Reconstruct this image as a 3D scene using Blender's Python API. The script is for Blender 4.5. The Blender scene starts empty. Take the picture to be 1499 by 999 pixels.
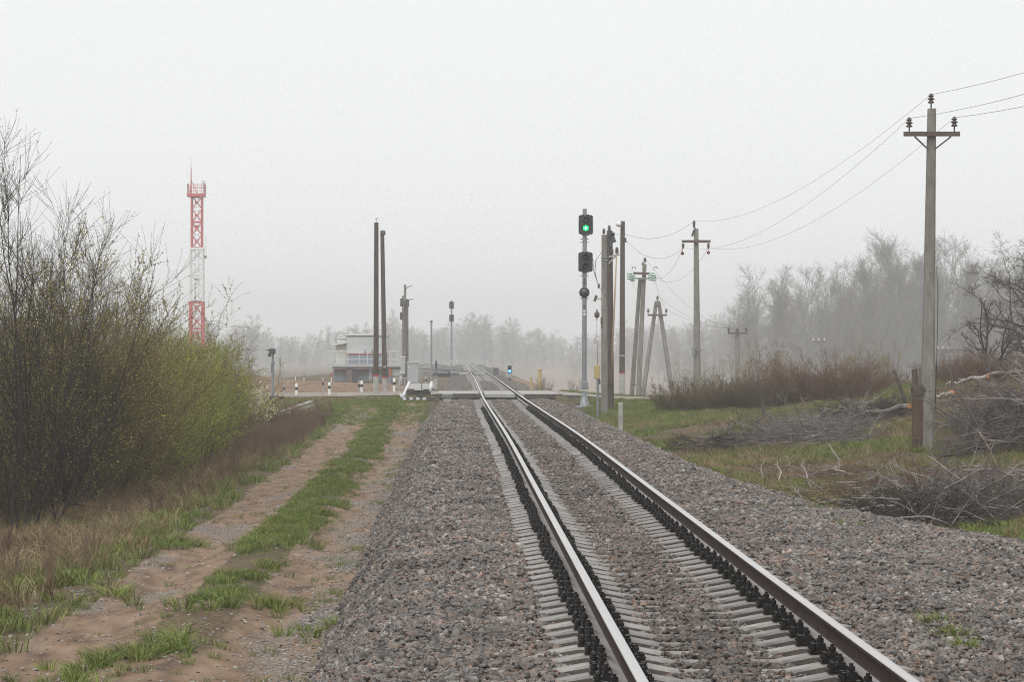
import bpy, math, random
import numpy as np
from mathutils import Vector, Matrix, Euler

SC = bpy.context.scene
COL = SC.collection
rng = np.random.default_rng(7)
random.seed(7)

# ------------------------------------------------------------------ camera
F = 3800.0                      # focal length in photo pixels (1499 wide)
CAMZ = 2.0
HAZE = 0.00095                   # density of the fog
YAW = math.atan((749.5 - 670.0) / F)
PITCH = math.atan((520.0 - 499.5) / F)
cam = bpy.data.cameras.new('camera')
cam.sensor_width = 36.0
cam.lens = F / 1499.0 * 36.0
cam.clip_start = 0.5
cam.clip_end = 6000.0
camo = bpy.data.objects.new('camera', cam)
COL.objects.link(camo)
camo.location = (0, 0, CAMZ)
camo.rotation_euler = (math.pi / 2 + PITCH, 0, -YAW)
SC.camera = camo

# ------------------------------------------------------------------ sky, sun, exposure
SUN_EL, SUN_ROT = math.radians(50), math.radians(200)
world = bpy.data.worlds.new('World')
SC.world = world
world.use_nodes = True
wn, wl = world.node_tree.nodes, world.node_tree.links
wn.clear()
w_out = wn.new('ShaderNodeOutputWorld')
w_bg = wn.new('ShaderNodeBackground')
w_sky = wn.new('ShaderNodeTexSky')
w_sky.sky_type = 'NISHITA'
w_sky.sun_disc = False
w_sky.sun_elevation = SUN_EL
w_sky.sun_rotation = SUN_ROT
w_hsv = wn.new('ShaderNodeHueSaturation')
w_hsv.inputs['Saturation'].default_value = 0.06
w_mix = wn.new('ShaderNodeMix')
w_mix.data_type = 'RGBA'
w_mix.inputs[0].default_value = 0.86          # share of even cloud cover over the clear sky
w_mix.inputs[7].default_value = (6.75, 6.86, 6.92, 1)
wl.new(w_sky.outputs[0], w_hsv.inputs['Color'])
wl.new(w_hsv.outputs[0], w_mix.inputs[6])
wl.new(w_mix.outputs[2], w_bg.inputs['Color'])
w_bg.inputs['Strength'].default_value = 0.1
wl.new(w_bg.outputs[0], w_out.inputs['Surface'])

sun = bpy.data.lights.new('sun', 'SUN')
sun.energy = 1.5
sun.angle = math.radians(55)
sun.color = (1.0, 0.99, 0.97)
suno = bpy.data.objects.new('sun', sun)
COL.objects.link(suno)
suno.location = (0, 0, 60)
# sun_rotation is measured from +Y clockwise
_sd = Vector((math.sin(SUN_ROT) * math.cos(SUN_EL), math.cos(SUN_ROT) * math.cos(SUN_EL), math.sin(SUN_EL)))
suno.rotation_euler = _sd.to_track_quat('Z', 'Y').to_euler()

SC.view_settings.view_transform = 'Standard'
SC.view_settings.look = 'None'
SC.view_settings.gamma = 1.0
SC.view_settings.exposure = 0.53
SC.render.engine = 'CYCLES'
cy = SC.cycles
cy.max_bounces = 8
cy.diffuse_bounces = 3
cy.glossy_bounces = 2
cy.transmission_bounces = 2
cy.transparent_max_bounces = 8
cy.volume_bounces = 2
cy.caustics_reflective = False
cy.caustics_refractive = False
cy.use_denoising = True
cy.denoising_prefilter = 'NONE'
cy.use_adaptive_sampling = False
cy.denoising_input_passes = 'RGB_ALBEDO_NORMAL'
cy.sample_clamp_indirect = 4.0
cy.filter_width = 1.1

# ------------------------------------------------------------------ helpers: pixels, tags, materials
_R = Euler((math.pi / 2 + PITCH, 0, -YAW)).to_matrix()


def P(px, py, Y):
    """world point seen at a photo pixel, at the distance Y along the track"""
    d = _R @ Vector(((px - 749.5) / F, (499.5 - py) / F, -1.0))
    t = Y / d.y
    return Vector((0, 0, CAMZ)) + d * t


def px_len(n, Y):
    return n * Y / F


def tag(o, label=None, cat=None, group=None, kind=None):
    if label:
        o['label'] = label
    if cat:
        o['category'] = cat
    if group:
        o['group'] = group
    if kind:
        o['kind'] = kind
    return o


def thing(name, loc, label, cat, group=None):
    o = bpy.data.objects.new(name, None)
    COL.objects.link(o)
    o.empty_display_size = 0.3
    o.location = loc
    return tag(o, label, cat, group)


def root_loc(o):
    v = Vector((0, 0, 0))
    while o is not None:
        v += Vector(o.location)
        o = o.parent
    return v


def mat(name, c1, c2=None, rough=0.8, scale=4.0, bump=0.0, metal=0.0, spec=0.3, detail=6.0, stretch=(1, 1, 1),
        rand=0.0, c3=None, fine=0.0, coords='Object', contrast=(0.3, 0.7), bscale=None):
    m = bpy.data.materials.new(name)
    m.use_nodes = True
    n, l = m.node_tree.nodes, m.node_tree.links
    b = n['Principled BSDF']
    b.inputs['Roughness'].default_value = rough
    b.inputs['Metallic'].default_value = metal
    b.inputs['Specular IOR Level'].default_value = spec
    c2 = c2 or tuple(x * 0.75 for x in c1)
    tc = n.new('ShaderNodeTexCoord')
    mp = n.new('ShaderNodeMapping')
    mp.inputs['Scale'].default_value = stretch
    l.new(tc.outputs[coords], mp.inputs['Vector'])
    nz = n.new('ShaderNodeTexNoise')
    nz.inputs['Scale'].default_value = scale
    nz.inputs['Detail'].default_value = detail
    nz.inputs['Roughness'].default_value = 0.65
    l.new(mp.outputs[0], nz.inputs['Vector'])
    rp = n.new('ShaderNodeValToRGB')
    rp.color_ramp.elements[0].position = contrast[0]
    rp.color_ramp.elements[1].position = contrast[1]
    rp.color_ramp.elements[0].color = (*c2, 1)
    rp.color_ramp.elements[1].color = (*c1, 1)
    if c3:
        e = rp.color_ramp.elements.new(0.5 * (contrast[0] + contrast[1]))
        e.color = (*c3, 1)
    l.new(nz.outputs['Fac'], rp.inputs['Fac'])
    col = rp.outputs['Color']
    if rand:
        oi = n.new('ShaderNodeObjectInfo')
        mr = n.new('ShaderNodeMapRange')
        mr.inputs['To Min'].default_value = 1 - rand
        mr.inputs['To Max'].default_value = 1 + rand
        l.new(oi.outputs['Random'], mr.inputs['Value'])
        hv = n.new('ShaderNodeHueSaturation')
        l.new(mr.outputs[0], hv.inputs['Value'])
        l.new(col, hv.inputs['Color'])
        col = hv.outputs[0]
    l.new(col, b.inputs['Base Color'])
    if bump:
        nb = n.new('ShaderNodeTexNoise')
        nb.inputs['Scale'].default_value = bscale or scale * 6
        nb.inputs['Detail'].default_value = 5
        l.new(mp.outputs[0], nb.inputs['Vector'])
        bp = n.new('ShaderNodeBump')
        bp.inputs['Strength'].default_value = min(1.0, bump)
        bp.inputs['Distance'].default_value = 0.02
        l.new(nb.outputs['Fac'], bp.inputs['Height'])
        l.new(bp.outputs[0], b.inputs['Normal'])
    return m


def mat_emit(name, col, strength):
    m = bpy.data.materials.new(name)
    m.use_nodes = True
    b = m.node_tree.nodes['Principled BSDF']
    b.inputs['Base Color'].default_value = (*[c * 0.3 for c in col], 1)
    b.inputs['Emission Color'].default_value = (*col, 1)
    b.inputs['Emission Strength'].default_value = strength
    b.inputs['Roughness'].default_value = 0.2
    return m


def mat_random(name, cols, rough=0.6, spec=0.4, noise=0.25, scale=30.0, bump=0.0, trans=0.0):
    """colour picked per instance from a list"""
    m = bpy.data.materials.new(name)
    m.use_nodes = True
    n, l = m.node_tree.nodes, m.node_tree.links
    b = n['Principled BSDF']
    b.inputs['Roughness'].default_value = rough
    b.inputs['Specular IOR Level'].default_value = spec
    oi = n.new('ShaderNodeObjectInfo')
    rp = n.new('ShaderNodeValToRGB')
    rp.color_ramp.interpolation = 'LINEAR'
    els = rp.color_ramp.elements
    els[0].position, els[0].color = 0.0, (*cols[0], 1)
    els[1].position, els[1].color = 1.0, (*cols[-1], 1)
    for i, c in enumerate(cols[1:-1], 1):
        e = els.new(i / (len(cols) - 1))
        e.color = (*c, 1)
    l.new(oi.outputs['Random'], rp.inputs['Fac'])
    tc = n.new('ShaderNodeTexCoord')
    nz = n.new('ShaderNodeTexNoise')
    nz.inputs['Scale'].default_value = scale
    nz.inputs['Detail'].default_value = 4
    l.new(tc.outputs['Object'], nz.inputs['Vector'])
    mr = n.new('ShaderNodeMapRange')
    mr.inputs['From Min'].default_value = 0.3
    mr.inputs['From Max'].default_value = 0.7
    mr.inputs['To Min'].default_value = 1 - noise
    mr.inputs['To Max'].default_value = 1 + noise
    l.new(nz.outputs['Fac'], mr.inputs['Value'])
    hv = n.new('ShaderNodeHueSaturation')
    l.new(rp.outputs[0], hv.inputs['Color'])
    l.new(mr.outputs[0], hv.inputs['Value'])
    l.new(hv.outputs[0], b.inputs['Base Color'])
    if bump:
        bp = n.new('ShaderNodeBump')
        bp.inputs['Strength'].default_value = bump
        bp.inputs['Distance'].default_value = 0.01
        l.new(nz.outputs['Fac'], bp.inputs['Height'])
        l.new(bp.outputs[0], b.inputs['Normal'])
    return m


# ------------------------------------------------------------------ helpers: meshes
def np_mesh(name, V, F4, mats, midx=None, smooth=False):
    """V (n,3); F4 (m,3) or (m,4) or list of those"""
    V = np.asarray(V, dtype=np.float32)
    Fs = F4 if isinstance(F4, list) else [F4]
    Fs = [np.asarray(f, dtype=np.int32) for f in Fs if len(f)]
    me = bpy.data.meshes.new(name)
    me.vertices.add(len(V))
    me.vertices.foreach_set('co', V.ravel())
    nl = sum(f.size for f in Fs)
    npoly = sum(len(f) for f in Fs)
    me.loops.add(nl)
    me.loops.foreach_set('vertex_index', np.concatenate([f.ravel() for f in Fs]))
    me.polygons.add(npoly)
    tot = np.concatenate([np.full(len(f), f.shape[1], np.int32) for f in Fs])
    start = np.concatenate([[0], np.cumsum(tot)[:-1]]).astype(np.int32)
    me.polygons.foreach_set('loop_start', start)
    for m in (mats if isinstance(mats, (list, tuple)) else [mats]):
        me.materials.append(m)
    if midx is not None:
        me.polygons.foreach_set('material_index', np.asarray(midx, np.int32))
    if smooth:
        me.polygons.foreach_set('use_smooth', np.ones(npoly, dtype=bool))
    me.update(calc_edges=True)
    me.validate()
    return me


def put(name, me, parent=None, loc=None):
    o = bpy.data.objects.new(name, me)
    COL.objects.link(o)
    if parent is not None:
        o.parent = parent
    if loc is not None:
        o.location = loc
    return o


class MB:
    """collects simple shapes in world coordinates and links them as one mesh object"""

    def __init__(self):
        self.v, self.f, self.m, self.s = [], [], [], []

    def add(self, verts, faces, mi=0, smooth=False):
        b = len(self.v)
        self.v += [tuple(x) for x in verts]
        self.f += [tuple(i + b for i in f) for f in faces]
        self.m += [mi] * len(faces)
        self.s += [smooth] * len(faces)
        return self

    def box(self, c, s, rz=0.0, ry=0.0, rx=0.0, mi=0, bev=0.0):
        hx, hy, hz = s[0] / 2, s[1] / 2, s[2] / 2
        R = Euler((rx, ry, rz)).to_matrix()
        c = Vector(c)
        if bev <= 0:
            vs = [Vector((x, y, z)) for z in (-hz, hz) for y in (-hy, hy) for x in (-hx, hx)]
            fs = [(0, 2, 3, 1), (4, 5, 7, 6), (0, 1, 5, 4), (2, 6, 7, 3), (0, 4, 6, 2), (1, 3, 7, 5)]
        else:
            bev = min(bev, hx * 0.9, hy * 0.9, hz * 0.9)
            ring = []
            for z, k in ((-hz, bev), (-hz + bev, 0), (hz - bev, 0), (hz, bev)):
                a, b = hx - k, hy - k
                q = bev
                ring.append([(-a + q, -b, z), (a - q, -b, z), (a, -b + q, z), (a, b - q, z), (a - q, b, z), (-a + q, b, z), (-a, b - q, z), (-a, -b + q, z)])
            vs = [Vector(p) for r in ring for p in r]
            fs = [tuple(range(7, -1, -1)), tuple(range(24, 32))]
            for k in range(3):
                for i in range(8):
                    j = (i + 1) % 8
                    fs.append((k * 8 + i, k * 8 + j, k * 8 + 8 + j, k * 8 + 8 + i))
        return self.add([c + R @ v for v in vs], fs, mi)

    def cyl(self, p0, p1, r0, r1=None, n=8, mi=0, smooth=True, phase=0.0):
        p0, p1 = Vector(p0), Vector(p1)
        r1 = r0 if r1 is None else r1
        d = (p1 - p0).normalized()
        ref = Vector((0, 0, 1)) if abs(d.z) < 0.9 else Vector((0, 1, 0))
        u = d.cross(ref).normalized()
        w = d.cross(u)
        vs, fs = [], []
        for p, r in ((p0, r0), (p1, r1)):
            for i in range(n):
                a = 2 * math.pi * i / n + phase
                vs.append(p + (u * math.cos(a) + w * math.sin(a)) * r)
        for i in range(n):
            j = (i + 1) % n
            fs.append((i, j, n + j, n + i))
        self.add(vs, fs, mi, smooth)
        return self.add(vs, [tuple(range(n - 1, -1, -1)), tuple(range(n, 2 * n))], mi)

    def lathe(self, prof, base, axis=(0, 0, 1), n=12, mi=0):
        base = Vector(base)
        d = Vector(axis).normalized()
        ref = Vector((0, 0, 1)) if abs(d.z) < 0.9 else Vector((0, 1, 0))
        u = d.cross(ref).normalized()
        w = d.cross(u)
        vs, fs = [], []
        for r, z in prof:
            for i in range(n):
                a = 2 * math.pi * i / n
                vs.append(base + d * z + (u * math.cos(a) + w * math.sin(a)) * max(r, 1e-4))
        for k in range(len(prof) - 1):
            for i in range(n):
                j = (i + 1) % n
                fs.append((k * n + i, k * n + j, k * n + n + j, k * n + n + i))
        return self.add(vs, fs, mi, True)

    def tube(self, pts, r, n=6, mi=0):
        pts = [Vector(p) for p in pts]
        vs, fs = [], []
        for k, p in enumerate(pts):
            d = (pts[min(k + 1, len(pts) - 1)] - pts[max(k - 1, 0)]).normalized()
            ref = Vector((0.13, 0.2, 1)).normalized() if abs(d.z) < 0.9 else Vector((0.1, 1, 0)).normalized()
            u = d.cross(ref).normalized()
            w = d.cross(u)
            rr = r[k] if isinstance(r, (list, tuple)) else r
            for i in range(n):
                a = 2 * math.pi * i / n
                vs.append(p + (u * math.cos(a) + w * math.sin(a)) * rr)
        for k in range(len(pts) - 1):
            for i in range(n):
                j = (i + 1) % n
                fs.append((k * n + i, k * n + j, k * n + n + j, k * n + n + i))
        fs.append(tuple(range(n - 1, -1, -1)))
        fs.append(tuple(range((len(pts) - 1) * n, len(pts) * n)))
        return self.add(vs, fs, mi, True)

    def prism(self, poly, y0, y1, mi=0):
        """outline [(x,z)..] extruded along y"""
        n = len(poly)
        vs = [(x, y0, z) for x, z in poly] + [(x, y1, z) for x, z in poly]
        fs = [tuple(range(n)), tuple(range(2 * n - 1, n - 1, -1))]
        for i in range(n):
            j = (i + 1) % n
            fs.append((j, i, n + i, n + j))
        return self.add(vs, fs, mi)

    def bar(self, p0, p1, w, h=None, mi=0):
        """square bar between two points"""
        p0, p1 = Vector(p0), Vector(p1)
        h = w if h is None else h
        d = (p1 - p0).normalized()
        ref = Vector((0, 0, 1)) if abs(d.z) < 0.95 else Vector((0, 1, 0))
        u = d.cross(ref).normalized()
        t = u.cross(d)
        vs = []
        for p in (p0, p1):
            for a, b in ((-1, -1), (1, -1), (1, 1), (-1, 1)):
                vs.append(p + u * a * w / 2 + t * b * h / 2)
        fs = [(3, 2, 1, 0), (4, 5, 6, 7)] + [(i, (i + 1) % 4, 4 + (i + 1) % 4, 4 + i) for i in range(4)]
        return self.add(vs, fs, mi)

    def mesh(self, name, mats, org=(0, 0, 0)):
        me = bpy.data.meshes.new(name)
        o = Vector(org)
        me.from_pydata([tuple(Vector(v) - o) for v in self.v], [], self.f)
        for m in (mats if isinstance(mats, (list, tuple)) else [mats]):
            me.materials.append(m)
        me.polygons.foreach_set('material_index', self.m)
        me.polygons.foreach_set('use_smooth', self.s)
        me.update()
        return me

    def build(self, name, mats, parent=None, org=None):
        if parent is not None:
            return put(name, self.mesh(name, mats, root_loc(parent)), parent)
        org = org if org is not None else (0, 0, 0)
        return put(name, self.mesh(name, mats, org), None, org)


def copy_tree(o, parent=None):
    c = o.copy()
    COL.objects.link(c)
    if parent is not None:
        c.parent = parent
    for ch in list(o.children):
        copy_tree(ch, c)
    return c


# ------------------------------------------------------------------ helpers: branches, scatter
def norm(a):
    return a / np.maximum(np.linalg.norm(a, axis=-1, keepdims=True), 1e-9)


def polylines(start, d, length, K, wob=0.1, up=0.0, r=rng):
    N = len(start)
    Pn = np.zeros((N, K, 3))
    Pn[:, 0] = start
    d = norm(np.asarray(d, float))
    step = np.asarray(length, float)[:, None] / (K - 1)
    for k in range(1, K):
        d = norm(d + r.normal(0, wob, (N, 3)) + np.array([0, 0, up]))
        Pn[:, k] = Pn[:, k - 1] + d * step
    return Pn


def spawn(PP, RR, per, t0, t1, ang, l0, l1, K, wob, up, rs, r=rng, tip=0.25, lentaper=0.5):
    """side shoots from parent polylines"""
    N, K0, _ = PP.shape
    idx = np.repeat(np.arange(N), per)
    t = r.uniform(t0, t1, len(idx)) * (K0 - 1)
    k = np.clip(t.astype(int), 0, K0 - 2)
    fr = (t - k)[:, None]
    p = PP[idx, k] * (1 - fr) + PP[idx, k + 1] * fr
    pd = norm(PP[idx, k + 1] - PP[idx, k])
    rad = RR[idx, k] * (1 - fr[:, 0]) + RR[idx, k + 1] * fr[:, 0]
    q = norm(r.normal(0, 1, (len(idx), 3)))
    side = norm(q - pd * np.sum(q * pd, axis=1, keepdims=True))
    a = r.normal(ang, 0.15, len(idx))[:, None]
    d = pd * np.cos(a) + side * np.sin(a)
    L = r.uniform(l0, l1, len(idx)) * (1 - lentaper * (t / (K0 - 1)))
    Q = polylines(p, d, L, K, wob, up, r)
    r0 = np.minimum(rad * 0.8, rs)
    R = r0[:, None] * np.linspace(1, tip, K)[None, :]
    return Q, R


def tubes(PP, RR, S=3):
    N, K, _ = PP.shape
    T = np.zeros_like(PP)
    T[:, 1:-1] = PP[:, 2:] - PP[:, :-2]
    T[:, 0] = PP[:, 1] - PP[:, 0]
    T[:, -1] = PP[:, -1] - PP[:, -2]
    T = norm(T)
    ref = np.array([0.37, 0.61, 0.12])
    U = norm(np.cross(T, ref))
    W = np.cross(T, U)
    a = np.arange(S) * 2 * np.pi / S
    V = PP[:, :, None, :] + RR[:, :, None, None] * (U[:, :, None, :] * np.cos(a)[None, None, :, None] + W[:, :, None, :] * np.sin(a)[None, None, :, None])
    base = (np.arange(N)[:, None, None] * K + np.arange(K - 1)[None, :, None]) * S
    i = np.arange(S)[None, None, :]
    j = (i + 1) % S
    Fq = np.stack([base + i, base + j, base + S + j, base + S + i], axis=-1).reshape(-1, 4)
    return V.reshape(-1, 3), Fq


def join(parts):
    Vs, Fs, off = [], [], 0
    for V, Fq in parts:
        Vs.append(V)
        Fs.append(Fq + off)
        off += len(V)
    return np.concatenate(Vs), np.concatenate(Fs)


def leaves(PP, n, size, r=rng, t0=0.2, elong=1.8):
    N, K, _ = PP.shape
    idx = r.integers(0, N, n)
    t = r.uniform(t0, 1, n) * (K - 1)
    k = np.clip(t.astype(int), 0, K - 2)
    fr = (t - k)[:, None]
    p = PP[idx, k] * (1 - fr) + PP[idx, k + 1] * fr
    d = norm(norm(r.normal(0, 1, (n, 3))) + 0.6 * norm(PP[idx, k + 1] - PP[idx, k]))
    s = norm(np.cross(d, r.normal(0, 1, (n, 3))))
    L = (r.uniform(0.6, 1.3, n) * size)[:, None]
    V = np.stack([p, p + d * L * 0.5 + s * L / elong / 2, p + d * L, p + d * L * 0.5 - s * L / elong / 2], axis=1).reshape(-1, 3)
    Fq = np.arange(4 * n).reshape(n, 4)
    return V, Fq


_proto = {}


def proto_collection(name, meshes):
    c = bpy.data.collections.new(name)
    for i, me in enumerate(meshes):
        c.objects.link(bpy.data.objects.new(me.name, me))
    return c


def scatter(name, pts, rot, scl, coll, idx, kind='stuff', parent=None):
    """one object whose geometry nodes set an instance on every point"""
    me = bpy.data.meshes.new(name)
    me.vertices.add(len(pts))
    me.vertices.foreach_set('co', np.asarray(pts, np.float32).ravel())
    a = me.attributes.new('rot', 'FLOAT_VECTOR', 'POINT')
    a.data.foreach_set('vector', np.asarray(rot, np.float32).ravel())
    scl = np.asarray(scl, np.float32)
    if scl.ndim == 1:
        scl = np.repeat(scl[:, None], 3, axis=1)
    a = me.attributes.new('scl', 'FLOAT_VECTOR', 'POINT')
    a.data.foreach_set('vector', scl.ravel())
    a = me.attributes.new('idx', 'INT', 'POINT')
    a.data.foreach_set('value', np.asarray(idx, np.int32))
    o = put(name, me, parent)
    ng = bpy.data.node_groups.new(name + '_scatter', 'GeometryNodeTree')
    ng.interface.new_socket('Geometry', in_out='INPUT', socket_type='NodeSocketGeometry')
    ng.interface.new_socket('Geometry', in_out='OUTPUT', socket_type='NodeSocketGeometry')
    n, l = ng.nodes, ng.links
    gi, go = n.new('NodeGroupInput'), n.new('NodeGroupOutput')
    ci = n.new('GeometryNodeCollectionInfo')
    ci.inputs['Collection'].default_value = coll
    ci.inputs['Separate Children'].default_value = True
    ci.inputs['Reset Children'].default_value = True
    ip = n.new('GeometryNodeInstanceOnPoints')
    ip.inputs['Pick Instance'].default_value = True

    def attr(nm, ty):
        q = n.new('GeometryNodeInputNamedAttribute')
        q.data_type = ty
        q.inputs['Name'].default_value = nm
        return q.outputs['Attribute']
    er = n.new('FunctionNodeEulerToRotation')
    l.new(attr('rot', 'FLOAT_VECTOR'), er.inputs[0])
    l.new(gi.outputs[0], ip.inputs['Points'])
    l.new(ci.outputs[0], ip.inputs['Instance'])
    l.new(attr('idx', 'INT'), ip.inputs['Instance Index'])
    l.new(er.outputs[0], ip.inputs['Rotation'])
    l.new(attr('scl', 'FLOAT_VECTOR'), ip.inputs['Scale'])
    l.new(ip.outputs[0], go.inputs[0])
    md = o.modifiers.new('scatter', 'NODES')
    md.node_group = ng
    tag(o, kind=kind)
    return o


def vnoise(x, y, s, seed=0):
    """smooth value noise in 0..1"""
    x, y = np.asarray(x, float) / s + seed * 17.31, np.asarray(y, float) / s + seed * 5.77
    xi, yi = np.floor(x).astype(np.int64), np.floor(y).astype(np.int64)
    fx, fy = x - xi, y - yi
    fx, fy = fx * fx * (3 - 2 * fx), fy * fy * (3 - 2 * fy)

    def h(a, b):
        n = (a * 374761393 + b * 668265263 + seed * 1442695) & 0x7fffffff
        n = ((n ^ (n >> 13)) * 1274126177) & 0x7fffffff
        return ((n ^ (n >> 16)) & 0xffff) / 65535.0
    return (h(xi, yi) * (1 - fx) + h(xi + 1, yi) * fx) * (1 - fy) + (h(xi, yi + 1) * (1 - fx) + h(xi + 1, yi + 1) * fx) * fy


def sstep(a, b, x):
    t = np.clip((np.asarray(x, float) - a) / (b - a), 0, 1)
    return t * t * (3 - 2 * t)


# ------------------------------------------------------------------ the lie of the land
_ty = np.array([-60, 15, 27, 44, 53, 100, 190, 252, 430, 470, 560, 760, 2000.])
_td = np.array([1.98, 1.93, 1.88, 1.81, 1.75, 1.69, 1.70, 1.64, 1.47, 1.46, 1.85, 3.6, 4.5])
_cy = np.array([-60, 55, 100, 190, 252, 517, 2000.])
_cx = np.array([1.887, 1.887, 1.80, 2.04, 2.0, 2.05, 2.05])


def _smooth(Y, a, b):
    Y = np.asarray(Y, float)
    return sum(np.interp(Y + k, a, b) for k in (-9, -6, -3, 0, 3, 6, 9)) / 7.0


def tdrop(Y):
    return _smooth(Y, _ty, _td)


def zrail(Y):
    return CAMZ - tdrop(Y)


def xc(Y):
    return _smooth(Y, _cy, _cx)


_ST = [
    (-60, [(-700, 5), (-80, 4.6), (-20, 3.9), (-9, 3.45), (-6, 3.15), (-4.7, 2.9), (-3.7, 2.92), (-2.65, 2.84), (-1.9, 2.9), (-1.2, 2.9), (5, 3.0), (9, 2.95), (12, 2.5), (20, 1.6), (40, .6), (100, .6), (700, 3)]),
    (34, [(-700, 5), (-80, 4.6), (-20, 3.9), (-9, 3.4), (-6, 3.1), (-4.7, 2.86), (-3.7, 2.87), (-2.65, 2.78), (-1.9, 2.85), (-1.2, 2.85), (5, 2.9), (9, 2.8), (12, 2.4), (20, 1.4), (40, .6), (100, .6), (700, 3)]),
    (60, [(-700, 5), (-80, 4.4), (-20, 3.7), (-9, 3.3), (-6, 3.0), (-4.7, 2.8), (-3.7, 2.8), (-2.65, 2.72), (-1.9, 2.78), (-1.2, 2.75), (5, 2.85), (8, 2.7), (11.2, 2.35), (14, 1.6), (17, 0.9), (20, .6), (40, .6), (100, 2), (700, 5)]),
    (88, [(-700, 5), (-80, 4), (-20, 3.4), (-9, 3.05), (-6, 2.8), (-4.7, 2.6), (-3.7, 2.6), (-2.65, 2.53), (-1.9, 2.58), (-1.2, 2.55), (5, 2.55), (8, 2.15), (11, 1.9), (14, 1.5), (17, .85), (22, .6), (40, 1.2), (100, 4), (700, 6)]),
    (108, [(-700, 6), (-80, 4), (-30, 2.5), (-14, 2.1), (-6, 1.92), (-1.2, 1.92), (5, 2.15), (8, 2.05), (13, 2.0), (18, 2.0), (30, 3), (100, 6), (700, 7)]),
    (113, [(-700, 6), (-80, 3), (-30, 2.1), (-14, 1.9), (-6, 1.84), (-1.2, 1.74), (4.8, 1.74), (7, 1.95), (13, 2.0), (18, 2.4), (30, 3.4), (100, 6), (700, 7)]),
    (123, [(-700, 6), (-80, 3), (-30, 2.0), (-14, 1.86), (-6, 1.8), (-1.2, 1.74), (4.8, 1.74), (7, 1.95), (10, 2.05), (14, 2.4), (30, 4), (100, 6.5), (700, 7)]),
    (138, [(-700, 6), (-80, 3.4), (-33, 1.7), (-20, 1.6), (-12, 1.6), (-6, 1.85), (-1.5, 2.1), (5, 2.3), (8, 2.7), (14, 4.5), (30, 5.5), (100, 7), (700, 7)]),
    (155, [(-700, 6), (-80, 3.5), (-35, 2.0), (-22, 1.42), (-13, 1.34), (-9, 1.6), (-6, 1.9), (-1.5, 2.3), (5, 2.4), (7, 2.6), (14, 6), (30, 7), (100, 8), (700, 8)]),
    (180, [(-700, 6), (-80, 4), (-30, 2.2), (-12, 1.82), (-5, 1.95), (-1.5, 2.3), (5.2, 2.4), (7, 2.6), (14, 6), (30, 7), (100, 7), (700, 7)]),
    (300, [(-700, 8), (-100, 7), (-30, 4), (-14, 2.1), (-2, 2.3), (5.2, 2.3), (7, 2.6), (14, 7), (22, 11), (34, 11), (48, 8), (100, 7), (700, 7)]),
    (480, [(-700, 8), (-100, 6), (-30, 4), (-12, 2.0), (-2, 2.1), (5.2, 2.1), (7, 2.4), (14, 7), (24, 13), (46, 13), (60, 9), (100, 7), (700, 7)]),
    (760, [(-700, 6), (-100, 5), (-30, 4.4), (-12, 4.4), (-2, 4.4), (5.2, 4.4), (7, 4.4), (14, 9), (30, 13), (70, 13), (100, 9), (700, 7)]),
    (1090, [(-700, 6), (-100, 5), (-30, 4.4), (-12, 4.4), (-2, 4.4), (5.2, 4.4), (7, 4.2), (14, 3.6), (30, 3.2), (100, 3), (700, 3)]),
    (1750, [(-700, 5), (-100, 4), (-30, 4.4), (-12, 4.4), (-2, 4.4), (5.2, 4.4), (7, 4.4), (14, 3), (30, 2.4), (100, 2), (700, 3)]),
]


def Gz(x, Y, detail=True):
    """ground height"""
    x, Y = np.broadcast_arrays(np.asarray(x, float), np.asarray(Y, float))
    rows = [np.interp(x, [p[0] for p in s], [p[1] for p in s]) for _, s in _ST]
    ys = [s[0] for s in _ST]
    H = np.array(rows[0])
    for i in range(1, len(ys)):
        w = sstep(ys[i - 1], ys[i], Y) if ys[i] - ys[i - 1] < 60 else np.clip((Y - ys[i - 1]) / (ys[i] - ys[i - 1]), 0, 1)
        H = H * (1 - w) + rows[i] * w
    z = CAMZ - H
    if detail:
        near = 1 - sstep(100, 108, Y)
        amp = 0.03 + 0.10 * sstep(6, 9, x) * near + 0.06 * (1 - sstep(-6.5, -5, x)) * near + 0.05 * sstep(122, 140, Y) * (1 - sstep(-4, -1.5, x))
        amp = amp * (1 - sstep(200, 260, Y) * 0.7)
        road = near * np.exp(-((x + 2.8) / 1.3) ** 4)
        z = z + amp * (vnoise(x, Y * .5, 1.6, 1) - 0.5) * 1.6 + amp * (vnoise(x, Y * .4, 0.5, 2) - 0.5) * 0.8
        wig = 0.12 * (vnoise(x * 0, Y, 7.0, 3) - .5)
        for xr, wd in ((-3.72, 0.33), (-1.93, 0.30)):
            z = z - 0.055 * near * np.exp(-((x - xr - wig) / wd) ** 2)
        z = z + 0.045 * road * (vnoise(x, Y * .3, 0.3, 5) - 0.5)
        z = z + 0.30 * sstep(140, 148, Y) * (1 - sstep(166, 172, Y)) * sstep(-34, -26, x) * (1 - sstep(-12, -9, x)) * (vnoise(x, Y, 3.0, 8) - .45)
        # the crossing road is graded flat
        flat = sstep(110.5, 112.5, Y) * (1 - sstep(123.5, 125.5, Y))
        z = z * (1 - flat) + (CAMZ - H) * flat
    return z


def gz(x, Y):
    return float(Gz(x, Y))


# ballast bed cross-section: offsets from the track centre, drop below the rail top
def edge(Y):
    Y = np.asarray(Y, float)
    return np.interp(Y, [-60, 27, 31, 36, 42, 50, 65, 110, 2000], [8.5, 8.0, 6.2, 4.4, 3.5, 3.05, 2.95, 2.95, 2.7])


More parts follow.
